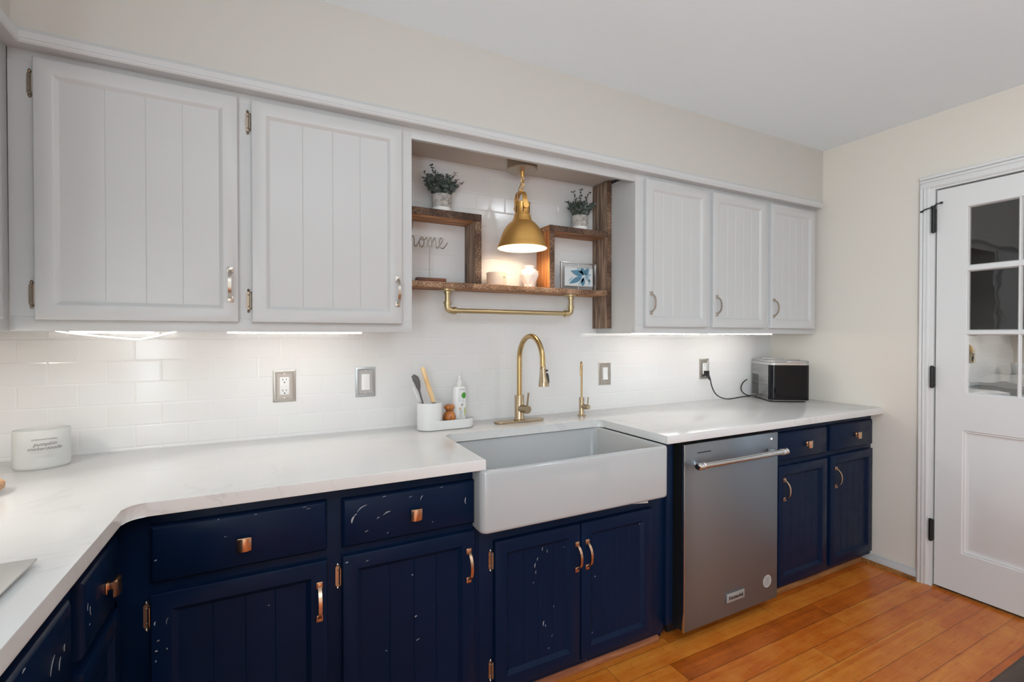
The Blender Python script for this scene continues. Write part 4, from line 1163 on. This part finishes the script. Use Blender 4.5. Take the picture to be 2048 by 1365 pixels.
# ------------------------------------------------------------------ pendant lamp
def build_pendant():
    x, y = -2.022, -.170
    t = thing('pendant_lamp', 'lit gold dome pendant lamp hanging on a chain in the niche', 'lamp', (x, y, 2.10))
    cn = MB().lathe([(0, 2.048), (.010, 2.047), (.066, 2.052), (.069, 2.055), (.069, 2.0995), (0, 2.0995)], (x, y, 0), 40).build('canopy', 'canopy_bronze', t)
    for q in (-1, 1):
        MB().lathe([(0, -.0012), (.003, -.0008), (.003, 0)], (x + q * .038, y - .01, 2.0505), 8).build('screw', 'hinge_bronze', cn)
    MB().lathe([(0, 2.022), (.006, 2.022), (.0085, 2.028), (.0085, 2.040), (.010, 2.048), (0, 2.049)], (x, y, 0), 16).build('loop_stud', 'pendant_gold', t)
    ch = [(x, 2.012), (x + .004, 1.993), (x - .004, 1.975), (x - .010, 1.958)]
    for i, (cx_, cz_) in enumerate(ch):
        pts = []
        for k in range(16):
            a = 2 * PI * k / 16; u, v = .0075 * math.cos(a), .0135 * math.sin(a)
            tilt = .25 * (1 if i > 1 else -.2)
            uu = u; px = uu if i % 2 == 0 else 0; py = 0 if i % 2 == 0 else uu
            pts.append((cx_ + px + v * -tilt * -.5, y + py, cz_ + v))
        MB().tube(pts, .0019, 6, closed=True).build('chain_link', 'pendant_gold', t)
    cd = smooth_path([(x, y + .004, 2.025), (x - .003, y + .008, 1.995), (x - .016, y + .006, 1.965), (x - .022, y + .006, 1.93), (x - .020, y + .004, 1.895)], 5)
    MB().tube(cd, .0022, 8).build('cord', 'canopy_bronze', t)
    ya = MB()
    for q in (-1, 1):
        ya.strip([(x - .010, y + q * .010, 1.953), (x - .010, y + q * .026, 1.946), (x - .009, y + q * .038, 1.930), (x - .008, y + q * .0405, 1.905), (x - .007, y + q * .0405, 1.884)], (1, 0, 0), .023, None, .004)
        ya.lathe([(0, .0045), (.0135, .0045), (.0145, 0), (.0145, -.0045), (0, -.0045)], (x - .006, y + q * .0425, 1.886), 20, axis='y')
    ya.cyl((x - .010, y - .014, 1.952), (x - .010, y + .014, 1.952), .007, seg=12)
    ya.build('yoke', 'pendant_gold', t)
    nk = MB().lathe([(.030, 1.9055), (.0365, 1.9055), (.0365, 1.899), (.0345, 1.896), (.0345, 1.852), (.0375, 1.848), (.0385, 1.840), (.030, 1.838)], (x, y, 0), 32)
    nk.lathe([(0, 1.892), (.0345, 1.892)], (x, y, 0), 32)
    nk = nk.build('neck', 'pendant_gold', t)
    for k in range(6):
        a = R(-112 + 60 * k)
        mm = MB().box(-.0022, .0022, -.0006, .0006, 1.859, 1.886); mm.xf(Matrix.Translation((x + .0347 * math.cos(a), y + .0347 * math.sin(a), 0)) @ Matrix.Rotation(a + PI / 2, 4, 'Z'))
        mm.build('vent_slot', 'dark_slot', nk)
    out = [(.0385, 1.846), (.0400, 1.836), (.0455, 1.824), (.0465, 1.8205), (.060, 1.8115), (.0775, 1.792), (.0900, 1.769), (.0990, 1.746), (.1045, 1.727), (.1052, 1.7240), (.1075, 1.718), (.1125, 1.706), (.1140, 1.698), (.1130, 1.6965)]
    sd = MB().lathe(out, (x, y, 0), 56).build('shade', 'pendant_gold', t)
    inn = [(.1130, 1.6965), (.1112, 1.698), (.1098, 1.706), (.1045, 1.719), (.1025, 1.726), (.0965, 1.745), (.0875, 1.767), (.0750, 1.790), (.0575, 1.809), (.040, 1.822), (0, 1.824)]
    MB().lathe(inn, (x, y, 0), 56).build('shade_lining', 'shade_liner', sd)
    MB().lathe([(0, 1.735), (.018, 1.739), (.029, 1.752), (.030, 1.766), (.022, 1.785), (.014, 1.800), (.013, 1.820)], (x, y, 0), 24).build('bulb', 'bulb_glow', t)
build_pendant()

# ------------------------------------------------------------------ things on the counter
def build_caddy():
    z = ZC; yc = -.113; r = .050; x0, x1 = -2.4965, -2.2450
    t = thing('sink_caddy', 'white stadium-shaped sink caddy with a tall cup, left of the faucet', 'caddy', (-2.37, yc, z))
    def stad(m, a=x0, b=x1): return arc(b - r, yc, r - m, -90, 90, 12) + arc(a + r, yc, r - m, 90, 270, 12)
    m = MB()
    loops = []
    for mm, zz in ((.0015, .0025), (0, .006), (0, .039), (.0012, .0405), (.0032, .0405), (.0042, .039), (.0042, .010)):
        loops.append([m.bm.verts.new((p[0], p[1], z + zz)) for p in stad(mm)])
    n = len(loops[0])
    for A, B in zip(loops, loops[1:]):
        for k in range(n): m.bm.faces.new((A[k], A[(k + 1) % n], B[(k + 1) % n], B[k]))
    m.bm.faces.new(list(reversed(loops[0]))); m.bm.faces.new(loops[-1])
    m.build('tray', 'caddy_white', t)
    MB().prism(stad(.003), z + .0004, z + .0025, 'xy').build('foot_pad', 'grey_rubber', t)
    c = (x0 + .0535, yc, z)
    m = MB(); loops = []
    def cs(q): return arc(x0 + .108 - .0503, yc, .0503 - q, -90, 90, 14) + arc(x0 + .0499, yc, .0503 - q, 90, 270, 14)
    for q, zz in ((.0006, .0030), (0, .006), (0, .1145), (.0012, .1165), (.0030, .1165), (.0042, .1145), (.0042, .016)):
        loops.append([m.bm.verts.new((p[0], p[1], z + zz)) for p in cs(q)])
    n = len(loops[0])
    for A, B in zip(loops, loops[1:]):
        for k in range(n): m.bm.faces.new((A[k], A[(k + 1) % n], B[(k + 1) % n], B[k]))
    m.bm.faces.new(list(reversed(loops[0]))); m.bm.faces.new(loops[-1])
    m.build('cup', 'caddy_white', t)
    return c
cup = build_caddy()
z = ZC
t = thing('dish_brush', 'dish brush standing in the caddy cup, handle of pale bamboo', 'brush', (cup[0], cup[1], z + .02))
hb, ht = Vector((-2.428, -.118, z + .118)), Vector((-2.474, -.110, z + .268))
MB().tube([hb, hb + (ht - hb) * .25, hb + (ht - hb) * .7, ht - (ht - hb) * .03, ht], [.0095, .0102, .0098, .0088, .0060], 16).build('handle', 'light_bamboo', t)
MB().tube([hb + (hb - ht) * .10, hb], [.0072, .0088], 16).build('ferrule', 'chrome', t)
s = MB()
for q in (-.004, .004): s.tube([hb + (hb - ht) * .08 + Vector((q, 0, 0)), Vector((-2.4265 + q, -.117, z + .080)), Vector((-2.430 + q, -.116, z + .045))], .002, 8)
s.build('wire_stem', 'chrome', t)
MB().lathe([(0, .018), (.018, .018), (.022, .026), (.022, .040), (.018, .046), (0, .046)], (-2.430, -.115, z), 20).build('bristles', 'bristle', t)

t = thing('dish_scraper', 'grey-headed scrub brush with a clear handle, leaning left in the caddy cup', 'brush', (cup[0] - .01, cup[1], z + .02))
a, b = Vector((-2.452, -.108, z + .045)), Vector((-2.492, -.100, z + .195))
MB().tube([a, a + (b - a) * .5, b], [.0035, .0035, .0045], 10).build('handle', 'grey_rubber', t)
hd = MB(); d = Vector((-.045, 0, .035)).normalized()
hd.tube([b + Vector((.008, 0, -.030)), b + Vector((.004, 0, -.012)), b + Vector((-.002, 0, .010)), b + Vector((-.010, 0, .026)), b + Vector((-.018, 0, .033)), b + Vector((-.024, 0, .030))], [.005, .013, .018, .019, .015, .006], 14, flat=.75)
hd.build('head', 'grey_rubber', t)
MB().tube([b + Vector((-.020, -.004, -.010)), b + Vector((-.002, -.004, -.055)), b + Vector((.006, -.004, -.078))], [.009, .008, .004], 12, flat=.5).build('scraper_blade', 'white_plastic', t)

bx, by_ = -2.3580, -.125
t = thing('palm_brush', 'round wooden palm brush sitting in the caddy tray', 'brush', (bx, by_, z + .0115))
MB().lathe([(0, .104), (.015, .1030), (.0225, .097), (.0238, .090), (.020, .083), (.0150, .079), (.0150, .075), (.021, .068), (.0262, .058), (.0282, .048), (.0270, .040), (.022, .0365), (0, .0365)], (bx, by_, z), 32).build('handle', 'brush_wood', t)
bm_ = MB(); rb = random.Random(7)
for i in range(90):
    a = rb.uniform(0, 2 * PI); q = .024 * math.sqrt(rb.random()); e = 1.18
    bm_.tube([(bx + q * math.cos(a), by_ + q * math.sin(a), z + .037), (bx + q * e * math.cos(a), by_ + q * e * math.sin(a), z + .0125)], .0008, 4)
bm_.build('bristles', 'bristle', t)
bm_ = MB().tube([(bx + .0150 * math.cos(R(k * 15)), by_ + .0150 * math.sin(R(k * 15)), z + .0772) for k in range(24)], .0014, 6, closed=True)
bm_.build('cord', 'black_plastic', t)

def build_bottle():
    cx_, cy_ = -2.3030, -.100
    t = thing('soap_bottle', 'white dish soap bottle with a green round logo, in the caddy tray', 'bottle', (cx_, cy_, z + .0115))
    b = MB().lathe([(0, .0115), (.028, .0115), (.0315, .016), (.0320, .060), (.0315, .150), (.0300, .168), (.0240, .1765), (.0130, .1785), (0, .1785)], (cx_, cy_, z), 40, 1.0, .62).build('bottle', 'white_plastic', t)
    cp = MB().lathe([(0, .178), (.0125, .178), (.0135, .181), (.0130, .198), (.0085, .202), (.0062, .206), (.0062, .222), (.0048, .2245), (0, .2245)], (cx_, cy_, z), 24).build('cap', 'white_plastic', t)
    def onto(mb, ux, uz):
        for v in mb.bm.verts:
            x_ = v.co.x + ux; zz = v.co.y + uz; lift = v.co.z
            th = x_ / .0320
            v.co = Vector((cx_ + .0324 * math.sin(th), cy_ - (.0324 * .62) * math.cos(th) - lift - .0003, z + zz))
        return mb
    onto(text_bm('ATTITUDE', .0060, ext=.0002), .006, .164).build('lettering', 'label_grey', b)
    def disc(u, v_, r_, mat, sx=1):
        m = MB(); c0 = m.bm.verts.new((u, v_, .0002)); ring = [m.bm.verts.new((u + r_ * sx * math.cos(k * PI / 12), v_ + r_ * math.sin(k * PI / 12), .0002)) for k in range(24)]
        for k in range(24): m.bm.faces.new((c0, ring[k], ring[(k + 1) % 24]))
        return onto(m, 0, 0).build('label_mark', mat, b)
    disc(.017, .138, .0135, 'label_green'); disc(-.004, .082, .0036, 'label_orange'); disc(.023, .066, .020, 'label_lime', .24); disc(.006, .097, .005, 'plate_silver')
    m = MB(); rl = random.Random(5)
    for k in range(6):
        zz = .075 - k * .006; m.box(-.006, .004 + rl.uniform(0, .004), zz - .0008, zz + .0008, .0, .0003)
    for k in range(2): m.box(-.010, .014, .117 - k * .004, .1185 - k * .004, 0, .0003)
    onto(m, 0, 0).build('fine_print', 'plate_silver', b)
build_bottle()

def build_jar():
    cx_, cy_, an = -3.676, -.132, R(11); z = ZC
    t = thing('jar_candle', 'oval frosted glass jar candle on the counter at the far left', 'candle', (cx_, cy_, z))
    A, B = .0655, .049
    g = MB().lathe([(0, .0006), (.94, .0006), (.985, .004), (1.0, .010), (1.0, .1135), (.985, .1165), (.955, .1165), (.94, .1135), (.94, .014), (0, .014)] , (0, 0, 0), 56)
    for v in g.bm.verts: v.co = Vector((v.co.x * A, v.co.y * B, v.co.z))
    RM = Matrix.Translation((cx_, cy_, z)) @ Matrix.Rotation(an, 4, 'Z')
    g = g.xf(RM).build('jar', 'frosted_glass', t)
    wx = MB().lathe([(0, .0145), (.925, .0145), (.925, .084), (0, .084)], (0, 0, 0), 48)
    for v in wx.bm.verts: v.co = Vector((v.co.x * A, v.co.y * B, v.co.z))
    wx.xf(RM).build('wax', 'wax', t)
    for k in (-1, 0, 1): MB().cyl((k * .03, 0, .0835), (k * .03, 0, .094), .001, seg=6).xf(RM).build('wick', 'dark_slot', t)
    def onto(mb, u0, v0):
        for v in mb.bm.verts:
            u = v.co.x + u0; zz = v.co.y + v0
            th = u / A; s_ = math.sin(max(-1.4, min(1.4, th))); c_ = math.cos(max(-1.4, min(1.4, th)))
            v.co = Vector((A * s_ * 1.004, -B * c_ * 1.006 - v.co.z, zz))
        return mb.xf(RM)
    u0 = .012
    onto(text_bm('SCENTSATIONAL', .0068, ext=.0002, spacing=1.15), u0, .0900).build('lettering', 'label_grey', g)
    onto(text_bm('pumpkin', .0150, shear=.35, ext=.0002), u0, .0760).build('lettering', 'label_grey', g)
    onto(text_bm('snickerdoodle', .0140, shear=.35, ext=.0002), u0, .0630).build('lettering', 'label_grey', g)
    m = MB()
    for zz, a_, b_ in ((.0530, -.032, .036), (.0450, -.008, .022), (.0400, -.016, .026), (.0360, -.004, .020)): 
        n_ = 12
        for k in range(n_):
            ua, ub = a_ + (b_ - a_) * k / n_, a_ + (b_ - a_) * (k + .8) / n_
            m.box(ua + u0 - .003, ub + u0 - .003, zz - .0004, zz + .0004, 0, .0002)
    onto(m, 0, 0).build('fine_print', 'plate_nickel', g)
build_jar()

bdx, bdy = -3.737, -.434
t = thing('wooden_board', 'round pale wooden board on the counter, cut off by the left edge', 'board', (bdx, bdy, ZC))
MB().lathe([(0, .010), (.076, .010), (.082, .014), (.083, .026), (.079, .030), (0, .030)], (bdx, bdy, ZC), 48).build('disc', 'board_wood', t)
for k in range(3):
    a = R(20 + 120 * k); MB().lathe([(0, .0006), (.010, .0006), (.010, .0105), (0, .0105)], (bdx + .055 * math.cos(a), bdy + .055 * math.sin(a), ZC), 12).build('foot', 'black_plastic', t)

t = thing('cooktop', 'flat steel cooktop on the left counter, only its corner in view', 'cooktop', (-3.65, -1.25, ZC))
m = MB().box(-3.93, -3.417, -1.62, -.966, ZC + .007, ZC + .0115, .0015).build('top_plate', 'cooktop_steel', t)
MB().box(-3.92, -3.440, -1.60, -.990, ZC + .0005, ZC + .0068).build('base', 'black_plastic', t)
for cx_, cy_, r_ in ((-3.80, -1.13, .08), (-3.80, -1.45, .095), (-3.56, -1.45, .07)):
    MB().lathe([(r_ - .004, .0113), (r_ - .004, .0122), (r_, .0122), (r_, .0113)], (cx_, cy_, ZC), 40).build('burner_ring', 'black_plastic', t)

# ------------------------------------------------------------------ dark table at the lower right
t = thing('dining_table', 'dark brown wooden table, only its corner in view at the lower right', 'table', (-1.55, -2.2, 0))
MB().box(-2.15, -.95, -2.65, -1.757, .708, .742, .004).build('tabletop', 'table_wood', t)
MB().box(-2.09, -1.01, -2.59, -1.82, .63, .708).build('apron', 'table_wood', t)
for sx in (-2.09, -1.07):
    for sy in (-2.59, -1.88): MB().box(sx, sx + .06, sy, sy + .06, .0005, .70, .003).build('leg', 'table_wood', t)
